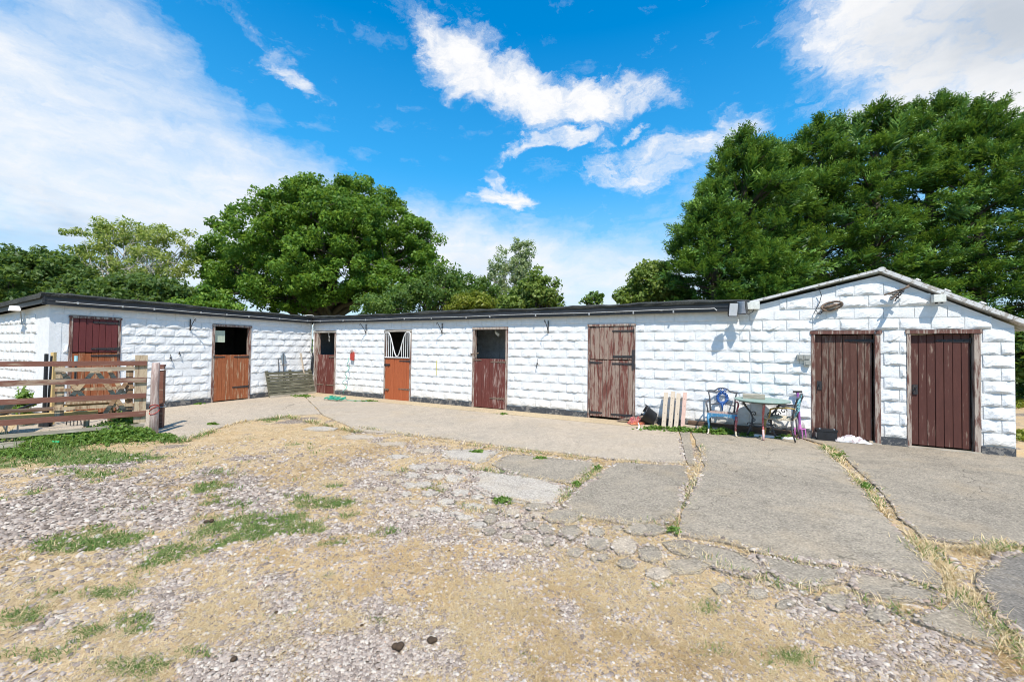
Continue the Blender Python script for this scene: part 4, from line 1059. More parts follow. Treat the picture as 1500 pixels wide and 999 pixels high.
oak = [lobe(470, 326, 92, 54, Z, bx, Z), lobe(385, 345, 66, 52, Z, bx, Z, -2), lobe(350, 385, 56, 44, Z, bx, Z, 1), lobe(330, 420, 36, 34, Z, bx, Z, -1), lobe(560, 345, 68, 54, Z, bx, Z, 1), lobe(600, 385, 46, 44, Z, bx, Z, 0), lobe(480, 395, 80, 50, Z, bx, Z, -3), lobe(420, 420, 60, 40, Z, bx, Z, -2), lobe(555, 420, 50, 36, Z, bx, Z, -3), lobe(530, 296, 54, 32, Z, bx, Z, 0), lobe(425, 302, 38, 30, Z, bx, Z, 0), lobe(482, 292, 50, 28, Z, bx, Z, -1), lobe(500, 330, 70, 46, Z, bx, Z, -3), lobe(632, 352, 18, 26, Z, bx, Z, 0), lobe(625, 395, 20, 30, Z, bx, Z, 1), lobe(308, 380, 17, 24, Z, bx, Z, 0)]
tree('oak_tree', 'big round oak tree with dense green crown behind the stable corner', (bx, Z), oak, 'oak', 980, 160, .128, .58, trunk_r=.55, fork=.42, limbs=48, shell=.6)
Z = 24.0; bx = place(55, Z)
tree('hawthorn_tree', 'dark green dense thorn tree behind the far left end of the wing', (bx, Z), [lobe(60, 412, 66, 44, Z, bx, Z), lobe(15, 420, 46, 50, Z, bx, Z, 1), lobe(110, 425, 40, 36, Z, bx, Z), lobe(-50, 420, 50, 48, Z, bx, Z), lobe(84, 378, 20, 18, Z, bx, Z, 1), lobe(40, 382, 26, 18, Z, bx, Z), lobe(-110, 425, 50, 56, Z, bx, Z, 1)], 'dark', 420, 100, .132, .5, trunk_r=.2, fork=.35)
Z = 27.0; bx = place(190, Z)
tree('willow_tree', 'pale yellow-green airy willow with thin stems showing, between the thorn and the oak', (bx, Z), [lobe(138, 362, 36, 32, Z, bx, Z), lobe(190, 350, 42, 28, Z, bx, Z), lobe(245, 372, 36, 36, Z, bx, Z), lobe(165, 395, 50, 36, Z, bx, Z, 1), lobe(225, 400, 48, 34, Z, bx, Z, -1), lobe(120, 388, 24, 34, Z, bx, Z), lobe(165, 335, 18, 14, Z, bx, Z), lobe(225, 340, 24, 12, Z, bx, Z), lobe(275, 350, 12, 18, Z, bx, Z)], 'willow', 210, 62, .095, .50, bark=M_PALEBARK, trunk_r=.26, fork=.30, shell=.55, limbs=44, stems=4, wob=.08, aspect=2.6, twig=.024)
Z = 23.0; bx = place(220, Z)
tree('elder_shrub', 'dull green rounded shrub showing over the wing roof below the willow', (bx, Z), [lobe(225, 432, 62, 24, Z, bx, Z), lobe(170, 440, 40, 24, Z, bx, Z), lobe(275, 440, 34, 20, Z, bx, Z), lobe(195, 420, 30, 16, Z, bx, Z), lobe(120, 440, 40, 26, Z, bx, Z)], 'dark', 220, 110, .13, .5, cat='shrub', trunk_r=.12, fork=.4)
Z = 22.0; bx = place(285, Z)
tree('hazel_shrub', 'bright green low shrub at the left foot of the oak', (bx, Z), [lobe(285, 452, 26, 14, Z, bx, Z), lobe(310, 440, 20, 16, Z, bx, Z), lobe(330, 455, 22, 12, Z, bx, Z)], 'oak', 80, 100, .12, .4, cat='shrub', trunk_r=.08, fork=.4)
Z = 24.0; bx = place(640, Z)
tree('ash_shrub', 'loose mid-green shrub right of the oak behind the main range', (bx, Z), [lobe(640, 432, 40, 32, Z, bx, Z), lobe(600, 442, 36, 28, Z, bx, Z), lobe(680, 425, 34, 26, Z, bx, Z), lobe(655, 408, 22, 18, Z, bx, Z), lobe(705, 440, 26, 32, Z, bx, Z), lobe(560, 452, 40, 20, Z, bx, Z, -1)], 'mid', 240, 90, .105, .45, cat='shrub', trunk_r=.12, fork=.4, shell=.4)
Z = 21.0; bx = place(692, Z)
tree('privet_shrub', 'golden yellow-green shrub just above the roof line of the main range', (bx, Z), [lobe(692, 446, 24, 18, Z, bx, Z), lobe(672, 455, 18, 12, Z, bx, Z), lobe(712, 450, 16, 18, Z, bx, Z)], 'yellow', 90, 90, .095, .32, cat='shrub', trunk_r=.07, fork=.4)
Z = 25.0
for px, pts_, lab in ((735, [(735, 440, 17, 28), (732, 405, 13, 24), (737, 378, 8, 20), (722, 395, 6, 22)], 'slender pale birch with a bare thin tip, left of a pair'), (766, [(768, 430, 18, 30), (760, 395, 15, 24), (772, 368, 9, 17), (757, 362, 6, 13)], 'slender leafy birch with pale green leaves, right of a pair')):
    bx = place(px, Z)
    tree('birch_tree', lab, (bx, Z), [lobe(a, b, c, d, Z, bx, Z) for a, b, c, d in pts_], 'birch', 95 if px < 750 else 130, 40 if px < 750 else 56, .085, .34, bark=M_PALEBARK, trunk_r=.11, fork=.55, limbs=22, wob=.04, group='pair of birches behind the main range', aspect=2.0, twig=.012)
Z = 19.0; bx = place(775, Z)
tree('plum_tree', 'small broad-leaved fruit tree with shoots reaching right over the roof', (bx, Z), [lobe(770, 440, 28, 26, Z, bx, Z), lobe(795, 428, 20, 20, Z, bx, Z), lobe(782, 405, 9, 16, Z, bx, Z), lobe(810, 445, 12, 12, Z, bx, Z), lobe(818, 411, 9, 4, Z, bx, Z), lobe(815, 434, 8, 5, Z, bx, Z), lobe(750, 450, 20, 16, Z, bx, Z)], 'apple', 150, 60, .115, .30, trunk_r=.09, fork=.5, limbs=24, aspect=1.5)
Z = 17.0; bx = place(868, Z)
tree('sapling', 'tiny lone leafy sapling top peeping over the middle of the roof', (bx, Z), [lobe(862, 441, 9, 6, Z, bx, Z), lobe(876, 437, 7, 8, Z, bx, Z), lobe(869, 432, 4, 5, Z, bx, Z)], 'mid', 22, 34, .10, .17, trunk_r=.04, fork=.8, limbs=8, aspect=1.4)
Z = 18.0; bx = place(955, Z)
tree('apple_tree', 'small yellow-green fruit tree left of the dark conifers', (bx, Z), [lobe(950, 420, 28, 30, Z, bx, Z), lobe(925, 436, 20, 18, Z, bx, Z), lobe(985, 430, 26, 26, Z, bx, Z), lobe(940, 396, 10, 14, Z, bx, Z), lobe(965, 394, 14, 12, Z, bx, Z), lobe(1005, 444, 20, 16, Z, bx, Z)], 'apple', 190, 80, .105, .34, trunk_r=.10, fork=.5, limbs=24, aspect=1.5)

# ---- tall cypress row
def cypress(label, px, top, Z, rad, lean=0.0, n=620, bulge=.42, low=.0, seed=0):
    bx = ray(px, top).x * Z; H_ = hgt(px, top, Z); rs = np.random.default_rng(seed)
    root = empty('cypress_tree', (bx, Z, 0)); tag(root, label, 'conifer', 'row of tall cypresses behind the gabled shed')
    # boughs: each a flat fan of sprays standing out from the trunk, lit above and dark below
    nb = n // 4; q = rs.random(nb) ** .85; h = low + (H_ - low) * .96 * q
    prof = np.where(q < bulge, .84 + .16 * q / bulge, ((1.03 - q) / (1.03 - bulge)) ** .72)
    a = rs.uniform(0, 2 * np.pi, nb); rr = rad * prof * rs.uniform(.72, 1.08, nb)
    bc = np.stack([np.cos(a) * rr + lean * q * q, np.sin(a) * rr, h], 1); out = np.stack([np.cos(a), np.sin(a), 0 * a], 1); lat = np.stack([-np.sin(a), np.cos(a), 0 * a], 1)
    per = 9; sz = rs.uniform(.42, .85, nb) * np.clip(prof, .4, 1)
    o1 = rs.normal(0, .34, (nb, per)); l1 = rs.normal(0, .40, (nb, per)); v1 = rs.normal(0, .11, (nb, per)) - .10 * o1 - .12 * l1 ** 2 + .22 * np.abs(o1) * q[:, None]
    ctr = (bc[:, None] + out[:, None] * (o1 * sz[:, None])[..., None] + lat[:, None] * (l1 * sz[:, None])[..., None]); ctr[..., 2] += v1 * sz[:, None]
    el = .05 + .75 * q[:, None] ** 1.5 + rs.normal(0, .22, (nb, per)); fan = l1 * 1.3 + rs.normal(0, .35, (nb, per))
    ax = out[:, None] * (np.cos(el) * np.cos(fan))[..., None] + lat[:, None] * (np.cos(el) * np.sin(fan))[..., None]; ax[..., 2] += np.sin(el); ax[..., 0] += .22
    ctr = ctr.reshape(-1, 3); ax = ax.reshape(-1, 3); bough = np.repeat(rs.random(nb), per)
    # inner fill so that the heart of the tree is not see-through
    m_ = n * 3 // 4; q2 = rs.random(m_); pr = np.where(q2 < bulge, .84, ((1.03 - q2) / (1.03 - bulge)) ** .72 * .84); a2 = rs.uniform(0, 6.283, m_); r2 = rad * pr * rs.uniform(.25, .72, m_)
    ctr = np.concatenate([ctr, np.stack([np.cos(a2) * r2 + lean * q2 * q2, np.sin(a2) * r2, low + (H_ - low) * .93 * q2], 1)]); ax = np.concatenate([ax, np.stack([np.cos(a2), np.sin(a2), rs.uniform(-.2, .8, m_)], 1)]); bough = np.concatenate([bough, rs.random(m_) * .4])
    # leading shoots
    k = 30; r3 = rad * .50 * rs.random(k) ** .8; aa = rs.uniform(0, 6.28, k); hh = H_ - .60 - r3 * 1.0 - rs.random(k) * .6
    r3[0] = 0; hh[0] = H_ - .75
    ctr = np.concatenate([ctr, np.stack([np.cos(aa) * r3 + lean, np.sin(aa) * r3, hh], 1)]); ax = np.concatenate([ax, np.stack([.26 + .28 * np.cos(aa), .28 * np.sin(aa), np.ones(k)], 1)]); bough = np.concatenate([bough, rs.random(k)])
    n2 = len(ctr); ax /= np.linalg.norm(ax, axis=1)[:, None]
    L = rs.uniform(.38, .80, n2); L[-k:] *= 1.9
    side = np.cross(ax, rs.normal(size=(n2, 3)) + np.array([0, 0, 1.2])); side /= np.linalg.norm(side, axis=1)[:, None]; nrm = np.cross(ax, side)
    tw = 27; Vs = []; R_ = []
    base_r = bough
    for j in range(tw):
        u = (j + .5) / tw; sg = 1 if j % 2 else -1
        roll = rs.normal(0, .40, n2)[:, None]
        sd = side * np.cos(roll) + nrm * np.sin(roll)
        o = ctr + ax * (L * (u - .35))[:, None] + nrm * (rs.normal(0, .05, n2))[:, None]
        ln = L * (.36 * (1 - u) ** .7 + .07) * rs.uniform(.7, 1.25, n2)
        d = ax * .80 + sd * sg * .75 + np.array([0, 0, -.10]) + rs.normal(0, .12, (n2, 3)); d /= np.linalg.norm(d, axis=1)[:, None]
        w = np.cross(d, nrm + rs.normal(0, .4, (n2, 3))); w /= np.linalg.norm(w, axis=1)[:, None] + 1e-9; w = w * (.013 + .060 * ln)[:, None]
        tip = o + d * ln[:, None]; mid = o + d * (ln * .45)[:, None]
        Vs.append(np.stack([o - w * .3, mid - w, tip, mid + w], 1)); R_.append(np.clip(base_r * .30 + u * .40 + rs.random(n2) * .32 - .02, 0, 1))
    V = np.concatenate(Vs).reshape(-1, 3); F = np.arange(len(V)).reshape(-1, 4)
    link('crown', np_mesh('crown', V, F, LEAF['cypress'], {'rnd': ('FACE', np.concatenate(R_))}), root)
    mb = MB(); mb.tube([(0, 0, -.2), (lean * .1, 0, H_ * .4), (lean * .5, 0, H_ * .75), (lean, 0, H_ * .97)], [.26, .2, .12, .02], 8)
    rnd = random.Random(seed)
    for i in range(70):
        j = rnd.randrange(nb * per); c = Vector(ctr[j]); z0 = max(.3, c.z - rnd.uniform(.3, 1.0)); f = z0 / H_
        mb.tube([(lean * f * f, 0, z0), tuple(c * .5 + Vector((lean * f * f * .5, 0, z0 * .5 + .05))), tuple(c)], [.05, .035, .012], 5, False)
    mb.build('trunk', M_BARK, root); return root
cypress('leftmost tall dark green cypress with ragged tips above the main range roof', 1092, 187, 17.0, 3.0, .1, 1050, .55, seed=3)
cypress('tall cypress with upright tips, second from the left of the row', 1205, 163, 17.6, 3.1, .15, 900, .45, seed=5)
cypress('tall cypress with narrow leader behind the shed ridge', 1288, 146, 17.2, 2.9, .1, 900, .5, seed=8)
cypress('tallest cypress of the row, right of the shed ridge', 1366, 134, 17.6, 3.1, .2, 900, .5, seed=13)
cypress('broad cypress above the right eave of the shed', 1440, 142, 16.6, 3.1, .2, 950, .5, seed=21)
cypress('rightmost cypress, cut by the right edge of the view', 1535, 146, 16.8, 3.0, .1, 700, .5, seed=34)
cypress('lower spreading cypress in front of the row, left of the shed roof', 1052, 262, 16.2, 1.9, -.05, 560, .55, seed=55)
cypress('shorter cypress filling the gap between the two leftmost tall ones', 1140, 205, 18.2, 2.8, .05, 760, .5, seed=61)
cypress('low bright-tipped cypress just above the left slope of the shed roof', 1125, 352, 15.0, 2.0, .0, 480, .5, seed=71)
Z = 13.0; bx = place(1530, Z)
tree('bramble_shrub', 'green bramble growing beyond the right corner of the shed', (bx, Z), [lobe(1500, 525, 24, 24, Z, bx, Z), lobe(1535, 520, 30, 30, Z, bx, Z), lobe(1500, 500, 26, 26, Z, bx, Z), lobe(1570, 510, 34, 40, Z, bx, Z)], 'mid', 120, 90, .11, .34, cat='shrub', trunk_r=.06, fork=.4)
# far hedge closing the view between the trees
def far_hedge():
    n = 1100; x = RNG.uniform(-130, 90, n); y = 44 + RNG.uniform(-1.4, 1.4, n) + .1 * np.abs(x) - .16 * np.maximum(0, np.abs(x) - 50) ; z = RNG.uniform(.3, 2.2, n)
    V, F, rnd = leaf_faces(np.stack([x, y, z], 1), np.full(n, .9), 26, .42)
    tag(link('far_hedge', np_mesh('far_hedge', V, F, LEAF['mid'], {'rnd': ('FACE', rnd)})), kind='stuff')
far_hedge()

# ================================================================ THINGS IN THE YARD
def on_main(u, z, off=0.0):
    p = wp(u, off); return (p.x, p.y, z)
def on_wing(u, z, off=0.0):
    p = wq(u, off); return (p.x, p.y, z)
# ---- timber gate and hurdle at the left
g0 = gp(225, 636); GA = math.atan2(-.635, -.773)
gate = empty('field_gate', (g0.x, g0.y, 0), GA); tag(gate, 'red-brown timber field gate with four broad rails running out of view at left', 'gate')
def rail(parent, x0, x1, z, h, y, mat, th=.032, dz=0.0, name='rail'):
    mb = MB(); L = x1 - x0; n = 6; V = []; F = []
    for i in range(n + 1):
        x = -L / 2 + L * i / n; w = random.uniform(-.004, .004)
        V += [(x, -th / 2, -h / 2 + w), (x, th / 2, -h / 2 + w), (x, th / 2, h / 2 + w), (x, -th / 2, h / 2 + w)]
    for i in range(n):
        for k in range(4): F.append((i * 4 + k, i * 4 + (k + 1) % 4, i * 4 + 4 + (k + 1) % 4, i * 4 + 4 + k))
    F += [(3, 2, 1, 0), (n * 4, n * 4 + 1, n * 4 + 2, n * 4 + 3)]
    return mb.add(V, F).build(name, mat, parent, ((x0 + x1) / 2, y, z + dz / 2), (0, -math.atan2(dz, L), 0))
for z, h in ((1.305, .082), (1.005, .088), (.715, .085), (.395, .09)): rail(gate, .12, 3.5, z, h, 0, M_FENCE if z > .5 else M_OLDWOOD if z < .3 else M_FENCE)
rail(gate, .13, 3.4, .185, .055, .0, M_OLDWOOD, .025, name='lower_board'); rail(gate, .95, 3.4, .045, .085, .02, M_OLDWOOD, .03, name='lower_board')
mb = MB(); mb.box(-.085, .085, -.035, .035, .0, 1.22, j=.004); mb.build('stile', M_STILE, gate, (.20, -.055, .23))
mb = MB(); mb.box(-.07, .07, -.035, .035, .0, 1.22, j=.004); mb.build('stile', M_STILE, gate, (3.35, -.055, .2))
hur = empty('braced_hurdle', (g0.x, g0.y, 0), GA); tag(hur, 'narrow cross-braced timber gate standing right behind the broad-railed gate', 'gate')
for z, h in ((1.20, .07), (.86, .05), (.545, .055)): rail(hur, .28, 1.28, z, h, -.17, M_OLDWOOD if z > 1 else M_STILE, .03)
for s in (.36, 1.22):
    mb = MB(); mb.box(-.05, .05, -.03, .03, 0, .92, j=.003); mb.build('stile', M_STILE, hur, (s, -.205, .36))
for (a, za, b, zb) in ((.40, .95, .66, .42), (.62, 1.17, .38, .66), (.78, 1.17, .40, .44), (.82, 1.16, 1.10, .70), (1.18, 1.15, .92, .70)):
    L = math.hypot(b - a, zb - za); mb = MB(); mb.box(-L / 2, L / 2, -.012, .012, -.03, .03, j=.002)
    mb.build('brace', M_STILE, hur, ((a + b) / 2, -.138 - random.uniform(0, .006), (za + zb) / 2), (0, -math.atan2(zb - za, b - a), 0))
post = empty('gate_post', (g0.x, g0.y, 0)); tag(post, 'round pale weathered post at the right end of the timber gate', 'post')
mb = MB(); mb.tube([(0, 0, -.3), (.003, 0, .4), (-.004, 0, .9), (.005, .0, 1.30), (.005, 0, 1.315)], [.066, .064, .062, .060, .045], 14); mb.build('shaft', M_OLDPOST, post, smooth=True)
mb = MB()
for z in (.42, .47, .5): mb.tube([(.07 * math.cos(a), .07 * math.sin(a), z + .05 * math.sin(a * 1.0 + z * 30)) for a in np.linspace(0, 6.2, 16)], .006, 5)
mb.tube([(-.07, -.05, .45), (-.12, -.10, .38), (-.16, -.11, .30)], .004, 4); mb.build('red_twine', M_REDPL, post)
p2 = gp(236, 627); pst = empty('square_post', (p2.x - .02, p2.y, 0), R(20)); tag(pst, 'dark red-brown square post just behind the round gate post', 'post')
mb = MB(); mb.box(-.05, .05, -.05, .05, -.2, 1.25, j=.003); mb.build('shaft', M_FENCE, pst)
for z in (1.15, .42):
    mb = MB(); mb.tube([(-.06, -.06, z), (.06, -.06, z), (.06, .06, z)], .010, 6); mb.tube([(.06, -.06, z), (.09, -.07, z + .03), (.08, -.07, z + .07)], .009, 6); mb.build('latch', M_GALV, pst)
def gl(s, y, z=0.0):
    return (g0.x + math.cos(GA) * s - math.sin(GA) * y, g0.y + math.sin(GA) * s + math.cos(GA) * y, z)
def stake(name, px, py, top, r, mat, label, cat, sq=False, lean=0.0, foot=None):
    p = gp(px, py); h = 1.64 - (top - (507 - .0125 * (225 - px))) * p.y / FPX
    o = empty(name, (p.x, p.y, 0), 0, None, (0, lean, 0)); tag(o, label, cat)
    mb = MB()
    if sq: mb.box(-r, r, -r, r, -.1, h, j=.003)
    else: mb.tube([(0, 0, -.1), (0, 0, h)], r, 8)
    mb.build('shaft', mat, o)
    if foot:
        mb = MB(); mb.box(-.09, .09, -.015, .015, .0, .12); mb.build('foot_plate', mat, o)
    return o
stake('metal_stake', 64, 626, 520, .020, M_BLACKPL, 'tall black metal stake behind the gate, left of the timber stake', 'stake', True, 0, True)
stake('spade_handle_tool', 69, 625, 523, .018, M_BLACKPL, 'dark leaning long-handled tool between black stake and timber stake', 'tool', False, R(1.6), True)
stake('timber_stake', 75, 622, 518, .030, M_PINE, 'tall pale yellow timber stake standing behind the gate', 'stake', True)
fk = gp(108, 624); o = empty('garden_fork', (fk.x, fk.y, 0)); tag(o, 'dark fork with pale blue grip standing behind the gate hurdle', 'fork')
mb = MB(); mb.tube([(0, 0, .14), (0, 0, 1.27)], .018, 8); mb.build('shaft', M_BLACKPL, o)
mb = MB(); mb.tube([(0, 0, 1.26), (0, 0, 1.40)], .027, 8); mb.build('grip', M_SKYBLUE, o)
mb = MB(); mb.tube([(-.15, 0, .02), (-.14, 0, .10), (-.09, 0, .15), (.09, 0, .15), (.14, 0, .10), (.15, 0, .02)], .009, 6)
for x in (-.07, 0, .07): mb.tube([(x, 0, .01), (x, 0, .15)], .008, 5)
mb.build('tines', M_IRON, o)
# low trestle with sawn timber
c = gl(1.35, -.80); tr = empty('low_trestle', c, GA); tag(tr, 'low dark wooden trestle holding sawn timber behind the gate', 'trestle')
mb = MB(); mb.box(-.95, .95, -.16, .16, .47, .505, j=.003); mb.build('top', M_DARKTIMBER, tr)
for x in (-.72, .78):
    for y in (-.12, .12):
        mb = MB(); mb.tube([(x, y * 1.25, 0), (x * .97, y, .468)], .032, 4); mb.build('leg', M_DARKTIMBER if x > 0 else M_STILE, tr)
mb = MB(); mb.box(-.66, .72, -.045, .045, -.04, .04, j=.002); o = mb.build('timber_beam', M_PINE, None, gl(1.45, -.56, .452), (0, 0, GA)); o.location.z = .40
tag(o, 'fresh yellow sawn beam lying behind the lower gate rails', 'timber')
for (x, y) in ((-.5, 0), (.55, 0)):
    pass
mb = MB()
sup = empty('beam_trestle', gl(1.45, -.56), GA); tag(sup, 'small pair of brown posts carrying the fresh yellow beam', 'trestle')
for x in (-.52, .58):
    mb = MB(); mb.box(x - .035, x + .035, -.04, .04, -.02, .358, j=.003); mb.build('leg', M_STILE, sup)
for i, (s0, s1, y, z, mt) in enumerate(((.55, 1.28, -.86, .527, M_PINE), (.60, 1.22, -.78, .571, M_STILE), (.52, 1.26, -.84, .615, M_PINE), (.50, 1.36, -.80, .660, M_OLDWOOD))):
    mb = MB(); mb.box(-(s1 - s0) / 2, (s1 - s0) / 2, -.06, .06, -.02, .02, j=.002)
    o = mb.build('timber_plank', mt, None, gl((s0 + s1) / 2, y, z), (0, 0, GA + random.uniform(-.04, .04)))
    tag(o, ('fresh yellow plank at the bottom of the short stack on the trestle', 'brown plank second from bottom of the short stack on the trestle', 'fresh yellow plank second from top of the stack on the trestle', 'grey old plank topmost on the stack behind the gate')[i], 'plank', 'planks stacked on the low trestle')
# wheelbarrow, mostly out of view
wb = empty('wheelbarrow', (-9.25, 7.05, 0), R(35)); tag(wb, 'grey wheelbarrow half out of view at the left edge behind the gate', 'wheelbarrow')
mb = MB(); b0 = [(-.25, -.17), (.30, -.20), (.30, .20), (-.25, .17)]; b1 = [(-.42, -.27), (.52, -.32), (.52, .32), (-.42, .27)]
V = [(x, y, .36) for x, y in b0] + [(x, y, .62) for x, y in b1] + [(x * .97, y * .97, .62) for x, y in b1] + [(x * .97, y * .97, .375) for x, y in b0]
F = [(3, 2, 1, 0)] + [(i, (i + 1) % 4, 4 + (i + 1) % 4, 4 + i) for i in range(4)] + [(4 + i, 4 + (i + 1) % 4, 8 + (i + 1) % 4, 8 + i) for i in range(4)] + [(8 + i, 8 + (i + 1) % 4, 12 + (i + 1) % 4, 12 + i) for i in range(4)] + [(12, 13, 14, 15)]
mb.add(V, F); mb.build('tray', simple('wheelbarrow_tray', (.13, .19, .18), .5, .2, .4), wb)
for y in (-.22, .22):
    mb = MB(); mb.tube([(-.72, y * .25, .20), (-.3, y, .33), (.3, y * 1.05, .35), (.75, y * 1.2, .56), (.98, y * 1.25, .62)], .016, 7); mb.build('handle', M_BLACKPL, wb)
    mb = MB(); mb.tube([(.22, y, .34), (.34, y * 1.15, .02), (.46, y * 1.15, .02), (.48, y * 1.05, .42)], .014, 6); mb.build('leg', M_GALV, wb)
mb = MB(); mb.tube([(.19 * math.cos(a), 0, .19 * math.sin(a)) for a in np.linspace(0, 2 * math.pi, 22)], .042, 8); mb.build('wheel', M_BLACKPL, wb, (-.72, 0, .22))

# ---- slatted hurdle and tools in the corner
B = AW
pal = empty('slatted_hurdle', on_wing(-.96, 0.02, .30), B, None, (R(-15), 0, B)); tag(pal, 'mossy grey slatted wooden panel leaning on the wing wall', 'wooden panel')
for i in range(8):
    L = .83 + random.uniform(-.012, .012); z = .07 + i * .098; mb = MB(); h = .082 if i < 6 else .07
    mb.box(-L, L, -.011, .011, -h / 2, h / 2, j=.005); mb.build('slat', M_MOSSY, pal, (random.uniform(-.01, .01), -.03, z), (0, random.uniform(-.006, .006), 0))
for x in (-.79, .02, .78):
    mb = MB(); mb.box(x - .04, x + .04, -.018, .03, 0.0, .86 if x else .8, j=.004); mb.build('upright', M_MOSSY, pal)
mb = MB(); mb.box(-.84, .84, -.022, .012, -.035, .028, j=.004); mb.build('bottom_rail', M_OLDWOOD, pal, (0, -.045, .01))
def lean_tool(name, u, off, h, mat, label, cat, r=.016, du=0.0, head=None, headmat=None):
    """a long-handled tool leaning on the wing wall"""
    o = empty(name, on_wing(u, .0, off)); tag(o, label, cat)
    e = Vector(on_wing(u + du, h, .05)) - Vector(on_wing(u, 0, off))
    mb = MB(); mb.tube([(0, 0, .02), tuple(e)], r, 8); mb.build('shaft', mat, o)
    if head:
        d = e.normalized(); s = Vector((math.cos(AW), math.sin(AW), 0)); k = e * (1 - head / e.length); mb = MB(); n = d.cross(s).normalized()
        pts = [k - s * .05, k + s * .05, k + d * head * .7 + s * .09, k + d * head + s * .03, k + d * head - s * .03, k + d * head * .7 - s * .09]
        mb.add([tuple(p + n * .006) for p in pts] + [tuple(p - n * .006) for p in pts], [tuple(range(5, -1, -1)), tuple(range(6, 12))] + [(i, (i + 1) % 6, 6 + (i + 1) % 6, 6 + i) for i in range(6)])
        mb.build('blade', headmat, o)
    return o
lean_tool('shovel', -1.22, .20, 1.40, M_CASTIRON, 'grey-blue shovel with blade upward behind the slatted panel', 'shovel', .016, .05, .34, simple('shovel_steel', (.28, .34, .38), .4, .6))
lean_tool('rake_handle', -1.10, .18, 1.34, M_BLACKPL, 'thin dark handle leaning right of the upturned shovel', 'tool', .013, -.12)
lean_tool('iron_bar', -1.36, .16, 1.22, M_IRON, 'short dark bar leaning left of the upturned shovel', 'bar', .010, .02)
o = lean_tool('board_offcut', -.36, .22, 1.42, M_PALEBOARD, 'pale narrow board leaning on the wing wall near the corner', 'board', .026, -.16)
# black strap hung by the corner door
st = empty('hanging_strap', on_main(.07, 0, .05)); tag(st, 'black strap and rope hanging beside the corner half door', 'strap')
mb = MB(); mb.tube([(0, 0, 1.42), (.012, -.01, 1.2), (-.01, -.015, .9), (-.03, -.02, .62), (-.02, -.02, .42)], [.03, .04, .045, .035, .01], 7, flat=.5); mb.tube([(.0, 0, 1.44), (-.03, -.02, 1.1), (-.05, -.03, .8), (-.04, -.03, .5), (-.07, -.03, .33)], .010, 6); mb.tube([(-.03, -.03, .74), (-.08, -.05, .70), (-.06, -.06, .62), (.01, -.04, .66)], .014, 6); mb.build('webbing', M_BLACKPL, st)
# ---- hose bracket, hose and coil
hb = empty('hose_bracket', on_main(2.09, 1.36, .05), AM); tag(hb, 'red hose bracket on the wall between the corner door and grilled door', 'hose bracket')
mb = MB(); mb.extrude_xz([(-.06, -.14), (.07, -.16), (.09, .0), (.08, .12), (.02, .14), (-.07, .06)], -.03, .02); mb.build('plate', M_REDPL, hb)
mb = MB(); mb.tube([(-.03, -.02, .06), (-.04, -.03, .16), (0, -.04, .20), (.03, -.05, .12)], .012, 6); mb.tube([(.05, -.02, .08), (.045, -.03, .18), (.075, -.04, .20), (.09, -.05, .10)], .011, 6); mb.build('hook', M_OLDPOST, hb)
hs_ = empty('hanging_hose', on_main(2.0, 0, .09), AM); tag(hs_, 'green coiled hose hanging down the wall from the red bracket', 'hose')
pts = []
for i in range(90):
    q = i / 89; z = 1.28 - 1.18 * q; amp = .03 + .06 * q
    pts.append((-.05 - .06 * q + amp * math.sin(q * 24) + .05 * math.sin(q * 7), -.02 - .05 * q + amp * .6 * math.cos(q * 24), z))
mb = MB(); mb.tube(pts, .0085, 6); mb.build('tube', M_GREENHOSE, hs_, smooth=True)
hc = gp(491, 587); o = empty('hose_coil', (hc.x, hc.y, 0.012), AM); tag(o, 'green hose in a loose heap of loops on the concrete by the wall', 'hose')
pts = []
for i in range(220):
    q = i / 219; a = q * 2 * math.pi * 13
    pts.append((-.36 + .72 * q + .10 * math.cos(a) + .03 * math.sin(q * 40), .12 * math.sin(a) * (1 + .3 * math.sin(q * 17)), .03 + .05 * (1 + math.sin(a + 1.2)) * (.7 + .3 * math.sin(q * 23))))
pts += [(.42, .1, .02), (.62, .22, .012), (.8, .35, .012), (.95, .36, .012)]
mb = MB(); mb.tube(pts, .010, 6); mb.build('tube', M_GREENHOSE, o, smooth=True)
# ---- hanging-basket brackets and hooks
BL = {'w': 'black basket bracket on the wing wall left of the orange-brown open door', 0: 'black basket bracket between the corner door and the grilled door', 1: 'black basket bracket just right of the V-grille door', 2: 'black basket bracket between the middle stall and the closed double-leaf door'}
def bracket(loc, rz, key):
    o = empty('basket_bracket', loc, rz); tag(o, BL[key], 'bracket', 'basket brackets under the eaves')
    mb = MB(); mb.box(-.014, .014, -.012, -.002, -.16, .16); mb.build('wall_bar', M_IRON, o)
    mb = MB(); mb.tube([(0, -.012, -.13), (0, -.10, .02), (0, -.20, .13), (0, -.23, .16)], .010, 6); mb.build('arm', M_IRON, o)
    mb = MB(); mb.tube([(0, -.23, .16), (0, -.26, .15), (0, -.265, .12), (0, -.25, .10)], .008, 6); mb.build('hook', M_IRON, o)
bracket(on_wing(-3.91, 2.20, .02), AW, 'w'); bracket(on_main(2.68, 2.24, .02), AM, 0); bracket(on_main(5.80, 2.22, .02), AM, 1); bracket(on_main(9.17, 2.22, .02), AM, 2)
